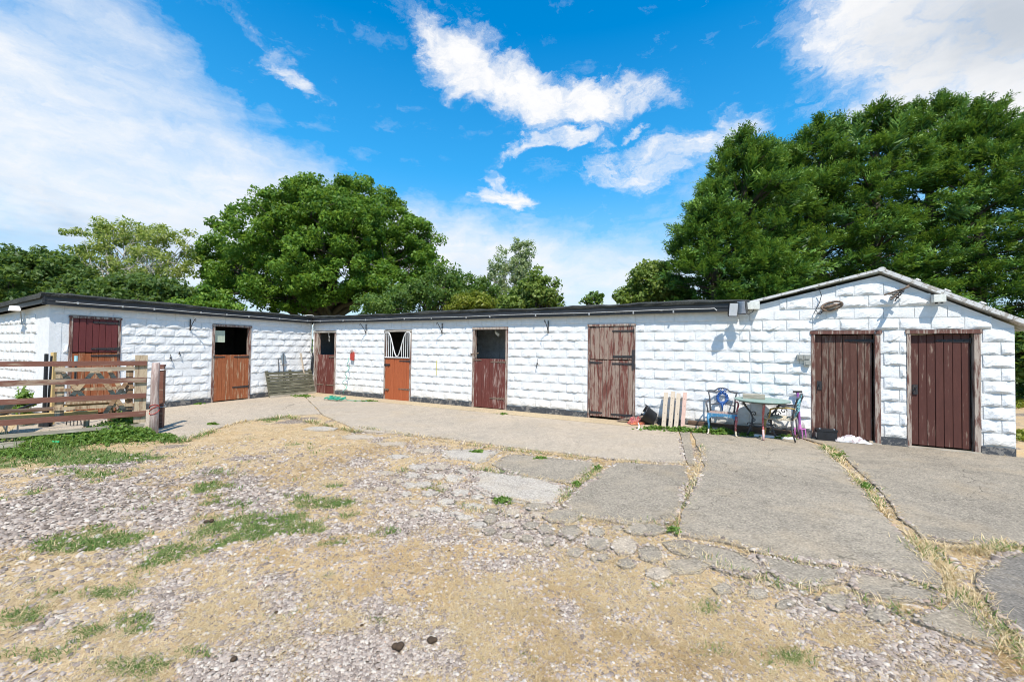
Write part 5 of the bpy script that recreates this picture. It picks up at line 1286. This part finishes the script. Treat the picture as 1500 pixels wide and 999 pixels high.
for (loc, rz, lab, L) in ((on_main(8.88, 1.28, .03), AM, 'small black hook and bolt on the wall right of the middle stall', .12), (on_wing(-4.35, 1.30, .03), AW, 'small dark tie ring on the wing wall above the gate', .10), (on_wing(-4.15, 1.41, .03), AW, 'small dark hook on the wing wall left of the open door', .06)):
    o = empty('wall_hook', loc, rz); tag(o, lab, 'hook')
    mb = MB(); mb.tube([(0, -.005, L), (0, -.012, L * .3), (0, -.04, -.1 * L), (0, -.045, -.6 * L), (0, -.02, -L)], .009, 6); mb.build('shank', M_IRON, o)
    mb = MB(); mb.lathe([(.022, 0), (.018, .008)], 8, Matrix.Rotation(R(90), 4, 'X')); mb.build('rose', M_IRON, o)
ych = empty('hanging_chain', on_main(5.62, 0, .035), AM); tag(ych, 'thin yellow chain hanging on the white wall right of the V-grille door', 'chain')
for i in range(12):
    mb = MB(); r = [(.011 * math.cos(a), 0, .022 * math.sin(a)) for a in np.linspace(0, 2 * math.pi, 9)]
    mb.tube(r, .004, 5); mb.build('link', simple('yellow_chain', (.55, .48, .03), .5) if i == 0 else bpy.data.materials['yellow_chain'], ych, (0, 0, 1.27 - i * .036), (0, 0, R(90) * (i % 2)))
# cable looping over the roof edge in the corner
cb = empty('corner_cable', on_wing(-.12, 0, .03)); tag(cb, 'off-white cable looping over the eaves and down the inner corner', 'cable')
mb = MB(); w0 = Vector(on_wing(-.12, 0, .03))
def rel(u, z, off): return tuple(Vector(on_wing(u, z, off)) - w0)
mb.tube([rel(-.55, 2.70, .05), rel(-.30, 2.76, .12), rel(-.16, 2.755, .17), rel(-.12, 2.66, .20), rel(-.12, 2.45, .17), rel(-.13, 2.2, .08), rel(-.14, 1.8, .06), rel(-.16, 1.5, .06), rel(-.08, 1.32, .06), rel(-.05, 1.22, .07)], .012, 7); mb.build('run', M_WHITECABLE, cb, smooth=True)
# V-shaped stall grille
gr = empty('stall_grille', on_main(4.06, 0, .028), AM); tag(gr, 'white metal V-shaped anti-weave grille above the bright orange half door', 'stall grille')
hw = .52; T_, Bt = 2.12, 1.335
vx = lambda x: (Bt + .04 + (T_ - Bt - .04) * (0.5 - .5 * math.cos(min(1, max(0, (abs(x) - .02) / .37)) * math.pi)) ** .85)
M_GRILLE = simple('white_grille_paint', (.66, .66, .64), .4, .1, .1)
mb = MB(); mb.tube([(-hw, 0, Bt), (-hw, 0, T_ - .02), (-hw + .02, 0, T_)] + [(x, 0, vx(x)) for x in np.linspace(-.42, .42, 41)] + [(hw - .02, 0, T_), (hw, 0, T_ - .02), (hw, 0, Bt)], .017, 8); mb.build('rim', M_GRILLE, gr, smooth=True)
mb = MB(); mb.tube([(-hw, 0, Bt), (hw, 0, Bt)], .017, 8); mb.build('bottom_rail', M_GRILLE, gr)
for x in (-.44, -.355, -.27, -.19, .19, .27, .355, .44):
    mb = MB(); mb.tube([(x, .0, Bt), (x, .0, vx(x))], .011, 6); mb.build('bar', M_GRILLE, gr)
# ribbon and hose bit inside openings
o = empty('hanging_ribbon', on_main(.80, 2.10, -.03), AM); tag(o, 'pale twisted ribbon dangling in the open corner hatch', 'ribbon')
mb = MB(); mb.tube([(-.03, 0, .06), (0, -.01, 0), (.03, -.01, .05), (.0, 0, -.02), (.04, -.01, -.12), (.02, 0, -.20), (.03, 0, -.27)], .009, 5); mb.build('strip', M_WHITECABLE, o)
o = empty('stall_lamp', on_main(7.46, 2.06, -.35), AM); tag(o, 'pale bulkhead lamp inside the open middle stall', 'lamp')
mb = MB(); mb.tube([(-.06, 0, .06), (.07, 0, -.03)], [.035, .05], 10); mb.build('housing', M_CREAMBOX, o); mb = MB(); mb.tube([(-.06, 0, .06), (-.07, 0, .42)], .012, 6); mb.build('stem', M_CREAMBOX, o)
o = empty('notice_board', on_wing(-3.26, 1.91, -.06), AW); tag(o, 'pale blank notice sheet on the left reveal of the open wing stall', 'notice')
mb = MB(); mb.box(0.012, .30, .0, .012, -.17, .17); mb.build('sheet', simple('pale_green_sheet', (.42, .47, .36), .6), o)

# ---- lamps, boxes and fittings on the right
fl = empty('floodlight', on_main(13.40, 2.50, .0), AM); tag(fl, 'twin black floodlight with glass faces on the end of the range fascia', 'floodlight')
for (x, y, z, rz, rx) in ((-.09, -.34, .0, 22, 12), (.10, -.28, .04, -35, 8)):
    Mx = Matrix.Translation((x, y, z)) @ Matrix.Rotation(R(rz), 4, 'Z') @ Matrix.Rotation(R(rx), 4, 'X')
    mb = MB(); mb.add([tuple(Mx @ Vector(p)) for p in [(-.09, -.05, -.14), (.09, -.05, -.14), (.09, -.05, .14), (-.09, -.05, .14), (-.06, .06, -.10), (.06, .06, -.10), (.06, .06, .10), (-.06, .06, .10)]], [(0, 1, 2, 3), (7, 6, 5, 4), (1, 0, 4, 5), (2, 1, 5, 6), (3, 2, 6, 7), (0, 3, 7, 4)]); h_ = mb.build('lamp_head', M_BLACKPL, fl)
    mb = MB(); mb.box(-.078, .078, -.058, -.051, -.125, .125, M=Mx); mb.build('glass', M_GLASSY, h_)
mb = MB(); mb.tube([(0, -.10, .03), (0, -.2, .02), (-.06, -.29, .0)], .014, 6); mb.tube([(0, -.16, .02), (.08, -.24, .04)], .012, 6); mb.tube([(.12, -.22, -.02), (.2, -.2, -.1), (.28, -.1, -.04), (.30, -.06, .05)], .008, 6); mb.build('arm', M_BLACKPL, fl)
o = empty('junction_box', on_main(13.68, 2.585, .10), AM); tag(o, 'cream junction box at the join between range roof and shed', 'junction box')
mb = MB(); mb.box(-.11, .11, -.05, .09, -.07, .07); mb.build('housing', M_CREAMBOX, o); mb = MB(); mb.box(-.115, .115, -.062, -.051, -.075, .075); mb.build('lid', M_CREAMBOX, o)
for i, (u, z, lab) in enumerate(((14.475, 1.555, 'upper left grey switch box beside the left shed door'), (14.585, 1.555, 'upper right grey switch box beside the left shed door'), (14.585, 1.445, 'lower grey switch box beside the left shed door'))):
    o = empty('switch_box', on_main(u, z, .035), AM); tag(o, lab, 'switch box', 'grey switch boxes by the left shed door')
    mb = MB(); mb.box(-.05, .05, -.05, .03, -.05, .05); mb.build('housing', M_GREY, o); mb = MB(); mb.box(-.032, .032, -.058, -.051, -.03, .03); mb.build('rocker', M_GREY, o)
o = empty('bulkhead_lamp', on_main(14.96, 2.53, .03), AM, None, (0, R(-14), AM)); tag(o, 'rusty broken oval wall lamp hanging above the left shed door', 'wall lamp')
mb = MB(); mb.tube([(.16 * math.cos(a), -.05 - .03 * math.cos(a * 2), .075 * math.sin(a)) for a in np.linspace(0, 2 * math.pi, 22)], .020, 7); mb.build('rim', M_RUST, o)
mb = MB(); mb.tube([(-.15, -.01, 0), (-.05, -.025, 0), (.06, -.03, .005), (.15, -.01, 0)], [.035, .065, .06, .03], 9, flat=.5); mb.build('holder', M_RUST, o)
mb = MB(); mb.tube([(-.12, -.03, -.03), (-.2, -.06, -.10), (-.3, -.05, -.06), (-.26, -.05, -.02)], .008, 5); mb.build('lead', M_BLACKPL, o)
o = empty('wall_wire', on_main(14.78, 0, .03), AM); tag(o, 'thin black wire from the verge down to the broken oval lamp', 'wire')
mb = MB(); mb.tube([(-.35, -.02, 2.82), (-.1, -.03, 2.88), (.0, -.03, 2.85), (.03, -.03, 2.74), (.0, -.03, 2.6), (-.06, -.04, 2.47), (-.03, -.05, 2.40), (.07, -.05, 2.44)], .007, 6); mb.build('run', M_BLACKPL, o, smooth=True)
o = empty('aerial_bracket', on_main(15.88, 2.72, .02), AM); tag(o, 'rusty bundled bracket sticking out of the gable under the ridge', 'bracket')
mb = MB()
for k in range(4): mb.tube([(-.06 + .03 * k, 0, -.05 + .03 * k), (-.03 + .03 * k, -.22, -.08 + .035 * k), (-.08 + .035 * k, -.30, -.16 + .05 * k)], .011, 5)
mb.build('strut', M_IRON, o); mb = MB(); mb.tube([(-.16, -.05, -.02), (.14, -.20, .09)], .016, 6); mb.tube([(-.10, -.16, -.12), (.16, -.10, .13)], .014, 6); mb.build('cross_bar', M_RUST, o)
o = empty('sensor_light', on_main(16.42, 2.60, .02), AM); tag(o, 'square cream sensor box on the gable under the right verge', 'sensor')
mb = MB(); mb.box(-.075, .075, -.16, -.04, -.065, .065); mb.build('housing', M_CREAMBOX, o)
mb = MB(); mb.tube([(0, -.04, -.02), (0, .02, -.02)], .03, 8); mb.tube([(-.03, -.1, -.066), (-.03, -.1, -.09)], .02, 8); mb.tube([(.04, -.1, -.066), (.04, -.1, -.085)], .018, 8); mb.build('mount', M_BLACKPL, o)
d_ = ray(20, 452); e0 = Vector(on_wing(WX - .20, 0, 0)); ed = Vector((math.cos(AW), math.sin(AW), 0)); kk = (e0.dot(ed)) / (d_.x * ed.x + d_.y * ed.y)
o = empty('end_lamp', (d_.x * kk, d_.y * kk, EYE + d_.z * kk), AM); tag(o, 'small white floodlight under the roof edge on the far left end wall', 'floodlight')
mb = MB(); mb.add([(-.11, -.06, -.05), (.11, -.06, -.05), (.07, -.05, .06), (-.07, -.05, .06), (-.11, .08, -.05), (.11, .08, -.05), (.07, .1, .06), (-.07, .1, .06)], [(0, 1, 2, 3), (7, 6, 5, 4), (1, 0, 4, 5), (2, 1, 5, 6), (3, 2, 6, 7), (0, 3, 7, 4)]); mb.build('hood', M_WHITEPL, o)
mb = MB(); mb.tube([(-.12, .12, -.02), (-.16, .15, -.2), (-.14, .16, -.34), (.1, .16, -.38)], .012, 6); mb.build('lead', M_GREYMETAL, o)

# ---- leaning boards, buckets, timber on the ground
for i, (px, w, L, mt, lab) in enumerate(((972.5, .085, .76, M_PALEBOARD, 'pale leaning board, leftmost of four by the black buckets'), (982, .08, .79, M_PALEBOARD, 'pale leaning board second from left, touching its neighbour'), (990.5, .08, .76, M_PALEBOARD, 'pale leaning board third from left, touching its neighbour'), (1000, .075, .78, M_PINKBOARD, 'pinkish leaning board, rightmost and set apart from the others'))):
    u, _ = wl(px, 624, AM, .30); o = empty('leaning_board', on_main(u, .012, .34), AM, None, (R(-19), 0, AM)); tag(o, lab, 'board', 'boards leaning on the wall by the buckets')
    o.rotation_euler = (R(-19), R(random.uniform(1, 3)), AM)
    mb = MB(); mb.box(-w / 2, w / 2, -.014, .014, 0, L, j=.002); mb.build('plank', mt, o)
    mb = MB()
    for z in (.12, .3, .48, .64): mb.lathe([(.007, 0), (.006, .004)], 6, Matrix.Translation((random.uniform(-.02, .02), -.0145, z)) @ Matrix.Rotation(R(90), 4, 'X'))
    mb.build('nail', M_IRON, o)
def bucket(px, py, tilt, rz, label, s=1.0):
    p = gp(px, py); o = empty('rubber_bucket', (p.x, p.y, .0), 0, None, (0, 0, 0)); tag(o, label, 'bucket', 'black buckets tipped over by the closed stable door')
    o.matrix_world = Matrix.Translation((p.x, p.y, .175 * s)) @ Matrix.Rotation(rz, 4, 'Z') @ Matrix.Rotation(tilt, 4, 'Y') @ Matrix.Translation((0, 0, -.12 * s)) @ Matrix.Scale(s, 4)
    mb = MB(); mb.lathe([(.0, 0), (.135, .0), (.15, .012), (.195, .25), (.21, .255), (.21, .275), (.188, .272), (.14, .03), (0.0, .025)], 22, caps=False); mb.build('pail', M_BLACKPL, o, smooth=True)
    mb = MB()
    for k in (0, math.pi): mb.tube([(.2 * math.cos(k + q), .2 * math.sin(k + q), .27 + .05 * math.cos(q * 4.5)) for q in np.linspace(-.35, .35, 7)], .012, 6)
    mb.build('handle', M_BLACKPL, o, smooth=True)
bucket(951, 622, R(62), R(168), 'black bucket tipped on its side, nearer the closed stable door'); bucket(969, 618, R(58), R(150), 'black bucket tipped against the first, nearer the leaning boards', .95)
rp = gp(932, 622); o = empty('red_rag_heap', (rp.x, rp.y + .05, 0)); tag(o, 'crumpled faded red cloth and twine at the foot of the closed stable door', 'rag')
def crumple(n, rx, ry, h, seed):
    r = random.Random(seed); V = []; F = []
    for j in range(n + 1):
        for i in range(n + 1):
            x, y = (i / n - .5) * 2, (j / n - .5) * 2; q = max(0, 1 - max(abs(x), abs(y)) ** 2.2)
            V.append((x * rx * r.uniform(.85, 1.12), y * ry * r.uniform(.85, 1.12), .008 + h * q * r.uniform(.15, 1.0)))
    for j in range(n):
        for i in range(n): a = j * (n + 1) + i; F += [(a, a + 1, a + n + 2), (a, a + n + 2, a + n + 1)]
    return V, F
mb = MB(); mb.add(*crumple(9, .17, .12, .22, 4)); mb.build('cloth', two_tone('faded_red_cloth', (.34, .07, .075), (.50, .26, .22), .45, .9, 20), o)
mb = MB(); mb.tube([(random.uniform(-.2, .2), random.uniform(-.25, -.05), random.uniform(.01, .08)) for _ in range(26)], .008, 5); mb.build('twine', simple('orange_twine', (.62, .20, .10), .8), o)
o = empty('broken_bin_lid', on_main(11.3, .10, .18), AM, None, (R(8), R(-14), AM)); tag(o, 'dark rusty scrap metal strip across the foot of the closed double-leaf door', 'scrap')
mb = MB(); mb.add(*crumple(7, .34, .07, .05, 9)); mb.build('sheet', M_RUST, o)
o = empty('white_litter_tube', (gp(936, 629).x, gp(936, 629).y, .02), .8); tag(o, 'little white plastic scrap in front of the red rags', 'litter')
mb = MB(); mb.tube([(0, 0, 0), (.02, .01, .06), (.0, .02, .12)], [.02, .016, .01], 7); mb.tube([(-.1, -.02, .0), (0, 0, .004), (.08, -.03, .0)], .012, 6); mb.build('tube', M_WHITEPL, o)
for i, (u0, u1, off, z, h, mt, lab) in enumerate(((12.48, 14.45, .10, .105, .075, M_DARKTIMBER, 'long dark timber on top of the pile along the wall behind the chair'), (13.0, 14.40, .17, .033, .066, M_DARKTIMBER, 'dark timber at the bottom right of the pile behind the table'), (12.4, 13.2, .20, .035, .07, M_PALEBOARD, 'pale short timber lying under the long dark one'))):
    mb = MB(); mb.box(-(u1 - u0) / 2, (u1 - u0) / 2, -.045, .045, -h / 2, h / 2, j=.004)
    o = mb.build('timber_length', mt, None, on_main((u0 + u1) / 2, z, off), (0, R((-1.2, .3, 0)[i]) * -1, AM)); tag(o, lab, 'timber', 'timber lying along the foot of the wall')
mb = MB(); mb.box(-.34, .34, -.05, .05, -.02, .02, j=.003); o = mb.build('white_board', M_WHITEPL, None, on_main(14.02, .022, .36), (0, 0, AM + .03)); tag(o, 'flat white board lying on the ground under the table', 'board')

# ---- garden chairs, table and what stands by them
def garden_chair(name, label, loc, rz, mats):
    """cast chair; front is local -y. mats: frame, front, seat, wreath, right leg, foot"""
    o = empty(name, loc, rz); tag(o, label, 'chair', 'ornate cast garden chairs')
    mf, mfr, ms, mw, mr, mfoot = mats
    w = .25; sh = .40
    mb = MB(); mb.prism([(-w, -.20), (w, -.20), (w * .92, .20), (-w * .92, .20)], sh - .018, sh)
    for k in range(-4, 5): mb.tube([(k * .052, -.20, sh + .004), (k * .048, .20, sh + .004)], .010, 5)
    mb.build('seat', ms, o)
    mb = MB(); mb.extrude_xz([(-w - .01, sh - .055), (-w + .03, sh - .10), (-w + .06, sh - .06), (-.08, sh - .045), (.08, sh - .045), (w - .06, sh - .06), (w - .03, sh - .10), (w + .01, sh - .055), (w + .01, sh + .012), (-w - .01, sh + .012)], -.225, -.20); mb.build('front_apron', mfr, o)
    for sx, mt in ((-1, mfr), (1, mr)):
        mb = MB(); mb.tube([(sx * .245, -.215, sh - .02), (sx * .25, -.235, sh - .12), (sx * .235, -.22, .2), (sx * .235, -.235, .09)], [.024, .024, .017, .015], 8); lg = mb.build('leg', mt, o, smooth=True)
        mb = MB(); mb.tube([(sx * .235, -.234, .10), (sx * .24, -.25, .03), (sx * .25, -.28, .012), (sx * .255, -.30, .012)], [.015, .015, .018, .012], 8); mb.build('foot', mfoot, lg, smooth=True)
        mb = MB(); mb.tube([(sx * .22, .19, sh - .01), (sx * .225, .20, .2), (sx * .23, .25, .012)], [.019, .016, .014], 8); mb.build('leg', mf, o, smooth=True)
        # back upright and arm
        mb = MB(); mb.tube([(sx * .215, .20, sh), (sx * .225, .215, sh + .10), (sx * .235, .25, sh + .28), (sx * .262, .285, sh + .40), (sx * .272, .29, sh + .405)], [.019, .017, .014, .013, .016], 8); mb.build('upright', mf, o, smooth=True)
        mb = MB(); mb.tube([(sx * .238, .24, sh + .21), (sx * .275, .12, sh + .225), (sx * .285, -.06, sh + .20), (sx * .28, -.13, sh + .17), (sx * .26, -.14, sh + .10), (sx * .25, -.16, sh)], [.013, .014, .017, .018, .013, .013], 8); mb.build('armrest', mr if sx > 0 else mf, o, smooth=True)
        mb = MB(); mb.tube([(sx * .27 + .0, -.02 + .055 * math.cos(a) * (1 - a / 9), sh + .10 + .055 * math.sin(a) * (1 - a / 9)) for a in np.linspace(0, 7, 18)], .009, 6); mb.build('arm_scroll', mf, o)
    yb = lambda z: .20 + .09 * (z - sh) / .40
    top = [(-.265, sh + .40), (-.22, sh + .395), (-.16, sh + .405), (-.115, sh + .435), (-.08, sh + .465), (-.04, sh + .475), (0, sh + .478), (.04, sh + .475), (.08, sh + .465), (.115, sh + .435), (.16, sh + .405), (.22, sh + .395), (.265, sh + .40)]
    mb = MB(); mb.tube([(x, yb(z), z) for x, z in top], .013, 8); mb.build('top_rail', mf, o, smooth=True)
    mb = MB(); mb.tube([(x, yb(sh + .15 + .02 * math.cos(x * 12)), sh + .15 + .02 * math.cos(x * 12)) for x in np.linspace(-.225, .225, 15)], .012, 7); mb.build('lower_rail', mf, o, smooth=True)
    mb = MB(); cz = sh + .275
    mb.tube([(.085 * math.cos(a), yb(cz + .10 * math.sin(a)), cz + .105 * math.sin(a)) for a in np.linspace(0, 2 * math.pi, 24)], .026, 7, flat=.6)
    for k in range(14):
        a = 2 * math.pi * k / 14; mb.tube([(.10 * math.cos(a), yb(cz), cz + .12 * math.sin(a)), (.118 * math.cos(a + .2), yb(cz), cz + .138 * math.sin(a + .2))], [.017, .006], 5)
        mb.tube([(.075 * math.cos(a), yb(cz), cz + .09 * math.sin(a)), (.052 * math.cos(a - .2), yb(cz), cz + .066 * math.sin(a - .2))], [.014, .005], 5)
    mb.build('wreath', mw, o, smooth=True)
    mb = MB()
    for sx in (-1, 1):
        mb.tube([(0, yb(cz + .14), cz + .13), (sx * .035, yb(cz + .15), cz + .15), (sx * .05, yb(cz + .18), cz + .18), (sx * .03, yb(cz + .2), cz + .20), (sx * .012, yb(cz + .18), cz + .175)], .012, 6); mb.tube([(sx * .055, yb(cz + .14), cz + .135), (sx * .075, yb(cz + .17), cz + .17), (sx * .06, yb(cz + .19), cz + .195)], .010, 6)
    mb.tube([(0, yb(cz - .1), cz - .10), (0, yb(cz - .15), cz - .15), (0, yb(sh + .02), sh + .02)], [.014, .022, .008], 6)
    for sx in (-1, 1): mb.tube([(0, yb(cz - .13), cz - .15), (sx * .05, yb(cz - .12), cz - .115), (sx * .07, yb(cz - .14), cz - .145)], .010, 6)
    mb.build('crest', mw, o, smooth=True)
    return o
u1 = wl(1057.5, 642.5, AM, .62)[0]; c1 = wp(u1, .40)
garden_chair('garden_chair', 'blue garden chair with wreath back and one red leg, facing the yard', (c1.x, c1.y, .012), AM, (M_CASTIRON, M_BLUEPAINT, M_OLDPOST, M_DEEPBLUE, M_REDPAINT, M_CREAMPAINT))
c2 = wp(wl(1147, 648, AM, .62)[0], .44)
garden_chair('garden_chair', 'cream flaking garden chair turned sideways to the table', (c2.x, c2.y, .012), AM - R(106), (M_CASTIRON, M_CREAMPAINT, M_CREAMPAINT, M_TURQ, M_OCHRE, M_CREAMPAINT))
t0 = wp(wl(1116, 620, AM, .50)[0], .52); tb = empty('garden_table', (t0.x, t0.y, .012), R(-30)); tag(tb, 'round green-topped garden table on three ornate iron legs', 'table')
mb = MB(); mb.lathe([(.0, .700), (.44, .700), (.462, .706), (.468, .718), (.462, .730), (.44, .732), (.0, .732)], 40, caps=False); mb.build('tabletop', M_TABLE, tb, smooth=False)
mb = MB(); mb.tube([(.40 * math.cos(a), .40 * math.sin(a), .692) for a in np.linspace(0, 2 * math.pi, 30)], .010, 6); mb.build('rim_ring', M_CASTIRON, tb)
for a, mt, orn in ((R(-86), M_REDPAINT, False), (R(157), M_CASTIRON, True), (R(30), M_CASTIRON, True)):
    ca, sa = math.cos(a), math.sin(a); P = lambda r, z, t=0.0: (r * ca - t * sa, r * sa + t * ca, z)
    mb = MB(); mb.tube([P(.33, .695), P(.335, .63), P(.27, .54), P(.20, .46), P(.165, .36), P(.175, .27), P(.20, .18), P(.235, .08), P(.27, .012)], [.020, .022, .018, .017, .017, .017, .018, .016, .018], 8); lg = mb.build('leg', mt, tb, smooth=True)
    if orn:
        mb = MB()
        for (r, z, k, s) in ((.14, .44, .05, 1), (.145, .33, .04, -1), (.22, .22, .045, 1), (.20, .14, .04, -1)):
            mb.tube([P(r + k * math.cos(q) * (1 - q / 8), z + k * math.sin(q) * s * (1 - q / 8)) for q in np.linspace(0, 6, 14)], .009, 6)
        mb.build('scroll', mt, lg, smooth=True)
    else:
        mb = MB(); mb.tube([P(.20, .19), P(.236, .08), P(.272, .012)], [.0195, .018, .02], 8); mb.build('foot', M_PINKPAINT, lg, smooth=True)
mb = MB(); mb.tube([(.17 * math.cos(a), .17 * math.sin(a), .24) for a in np.linspace(0, 2 * math.pi, 24)], .011, 6); mb.build('stretcher_ring', M_CASTIRON, tb)
mb = MB(); mb.box(-.185, .185, -.055, .055, 0, .085, j=.004); o = mb.build('timber_block', M_OLDWOOD, None, (t0.x - .10, t0.y + .10, .746), (0, 0, AM)); tag(o, 'grey weathered timber block lying on the green tabletop', 'block')
# purple fork
fkp = Vector(on_main(14.46, 0, .20)); o = empty('purple_fork', tuple(fkp), AM, None, (R(-8), R(-2), AM)); tag(o, 'purple and pink garden fork leaning on the wall behind the cream chair', 'garden fork')
mb = MB(); mb.tube([(0, 0, .20), (0, 0, .88)], .022, 9); mb.build('shaft', M_PURPLE, o)
mb = MB(); mb.tube([(-.075, 0, .90), (.075, 0, .90)], .020, 8); mb.tube([(-.03, 0, .90), (0, 0, .84), (.03, 0, .90)], .012, 6); mb.build('grip', M_BLACKPL, o)
mb = MB(); mb.tube([(-.095, 0, .19), (.095, 0, .19)], .014, 7); mb.tube([(0, 0, .19), (0, 0, .28)], [.03, .024], 8)
for x in (-.085, -.028, .028, .085): mb.tube([(x, 0, .19), (x, -.012, .08), (x, .0, .0)], [.010, .009, .003], 6)
mb.build('tines', M_PINKTOOL, o)
# battery and sack by the shed door
bt = gp(1210, 645); o = empty('black_battery_box', (bt.x, bt.y, .012), R(-24)); tag(o, 'black box battery with lid standing by the left shed door', 'battery')
mb = MB(); mb.box(-.15, .15, -.085, .085, 0, .165, j=.001); mb.build('case', M_BLACKPL, o)
mb = MB(); mb.box(-.158, .158, -.092, .092, .167, .205); mb.build('lid', M_BLACKPL, o)
mb = MB(); mb.box(-.153, -.151, -.05, .05, .04, .13); mb.build('sticker', M_WHITEPL, o)
for x in (-.11, .11):
    mb = MB(); mb.lathe([(.014, .206), (.012, .222)], 10, Matrix.Translation((x, -.05, 0))); mb.build('terminal', M_GALV, o)
sk = gp(1246, 648); o = empty('plastic_sack', (sk.x, sk.y, .010), R(-22)); tag(o, 'crumpled empty white sack lying in front of the left shed door', 'sack')
mb = MB(); mb.add(*crumple(11, .28, .13, .13, 21)); mb.build('sheet', two_tone('white_printed_sack', (.58, .57, .56), (.36, .27, .27), .46, .5, 8), o)
mb = MB(); mb.box(-.12, .12, -.04, .04, 0, .035, j=.003); q_ = gp(1285, 650); o = mb.build('wood_offcut', M_PALEBOARD, None, (q_.x, q_.y, .014), (0, 0, AM)); tag(o, 'short flat wood offcut at the foot of the pier between the shed doors', 'offcut')
# ---- droppings, small stones and litter on the gravel
DL = ['largest dark dropping low in the middle of the gravel', 'dark dropping right of the largest one', 'small dark dropping above the pair in the foreground straw', 'dark dropping low at left of centre', 'small dark lump at the upper left edge of the green patch', 'dark lump near the bottom edge left of centre', 'tiny dark crumb on the straw in the middle of the yard']
for i, (px, py, r) in enumerate(((582, 946, .024), (634, 938, .022), (527, 915, .012), (406, 895, .013), (306, 763, .024), (340, 965, .018), (657, 805, .010))):
    p = gp(px, py); o = empty('dropping', (p.x, p.y, -.012)); tag(o, DL[i], 'dropping', 'dark droppings on the gravel')
    mb = MB(); rr = random.Random(i)
    for k in range(3 if r > .02 else 1):
        c_ = Vector((rr.uniform(-1, 1) * r * .9, rr.uniform(-.7, .7) * r, r * .5)); mb.lathe([(0.001, -r * .6), (r * .7, -r * .35), (r * .95, 0), (r * .6, r * .5), (.001, r * .62)], 9, Matrix.Translation(c_) @ Matrix.Rotation(rr.uniform(-.6, .6), 4, 'X'), caps=False)
    mb.build('lump', M_SOIL, o, smooth=True)
p = gp(70, 653); o = empty('green_twine', (p.x, p.y, .02)); tag(o, 'scrap of bright green twine in the weeds below the gate', 'twine')
mb = MB(); mb.tube([(-.22, .02, .03), (-.12, .0, .05), (-.03, .03, .03), (.06, 0, .05), (.16, .02, .04)], .012, 5); mb.build('strand', simple('bright_green_twine', (.02, .5, .22), .6), o)

# ---- weeds
def weeds(name, spots, kind='weed'):
    Vs, Fs, Rs, n = [], [], [], 0
    for (px, py, rx, ry, h, k, size) in spots:
        c = gp(px, py); a = gp(px + rx, py) - c; b = gp(px, py + ry) - c
        u = RNG.normal(0, .5, k); v = RNG.normal(0, .5, k)
        X = c.x + a.x * u + b.x * v; Y = c.y + a.y * u + b.y * v; hh = h * np.exp(-(u * u + v * v) * .7)
        V, F, r = leaf_faces(np.stack([X, Y, hh * RNG.uniform(.15, .95, k)], 1), np.clip(hh * .45, .02, .12), 9, size, .8, 1.0, 1.9)
        Vs.append(V); Fs.append(F + n); Rs.append(r); n += len(V)
    tag(link(name, np_mesh(name, np.concatenate(Vs), np.concatenate(Fs), LEAF[kind], {'rnd': ('FACE', np.concatenate(Rs))})), kind='stuff')
weeds('gate_weeds', [(100, 645, 70, 7, .13, 520, .032), (165, 640, 50, 8, .22, 420, .036), (180, 632, 18, 5, .42, 160, .038), (60, 652, 40, 5, .12, 200, .03), (205, 640, 25, 5, .16, 200, .03), (243, 643, 16, 4, .08, 90, .028), (30, 665, 40, 5, .06, 160, .026)])
weeds('wall_weeds', [(960, 629, 22, 1.5, .07, 70, .034), (1000, 632, 22, 1.5, .09, 80, .034), (1035, 634, 14, 1.5, .12, 70, .036), (1058, 636, 16, 1.5, .11, 90, .036), (1100, 638, 16, 2, .06, 50, .03), (1150, 642, 14, 2.5, .07, 60, .032), (1440, 661, 10, 3, .13, 80, .036), (1425, 658, 6, 2, .06, 30, .03), (425, 579, 10, 1.2, .05, 40, .04), (445, 581, 12, 1.2, .05, 50, .04), (540, 588, 14, 1.0, .03, 30, .04), (280, 592, 20, 1.2, .05, 50, .04)])
weeds('joint_weeds', [(735, 733, 12, 3, .035, 34, .017), (845, 711, 6, 3, .05, 22, .018), (876, 686, 7, 2, .04, 16, .017), (987, 779, 7, 4, .05, 26, .015), (736, 607, 8, 1, .03, 20, .03), (1228, 668, 12, 5, .05, 30, .018), (1268, 714, 8, 5, .05, 26, .017), (312, 622, 8, 1.4, .04, 24, .03), (700, 662, 10, 1, .03, 20, .028), (790, 672, 8, 1, .03, 16, .028)])
weeds('barrow_weeds', [(33, 622, 6, 2, .75, 60, .06)])
weeds('right_edge_weeds', [(1495, 640, 14, 6, .12, 60, .04), (1492, 595, 10, 4, .25, 70, .05)], 'yellow')

def gate_grass():
    X, Y, D = scatter(60000, 12.0, 5.5, .6); w = field(WEED, X, Y) * (.3 + 1.2 * fbm(X, Y, 3.0, 41))
    keep = (RNG.random(len(X)) < w * .9) & front_of_walls(X, Y) & ~on_slab(X, Y)
    X, Y, D = X[keep], Y[keep], D[keep]
    tag(blades('gate_grass', X, Y, -.01 + 0 * X, D, .13 + .10 * fbm(X, Y, 2.0, 43), .009, (.1, .9), M_GREEN, np.clip(RNG.normal(.6, .25, len(X)), 0, 1)), kind='stuff')
gate_grass()
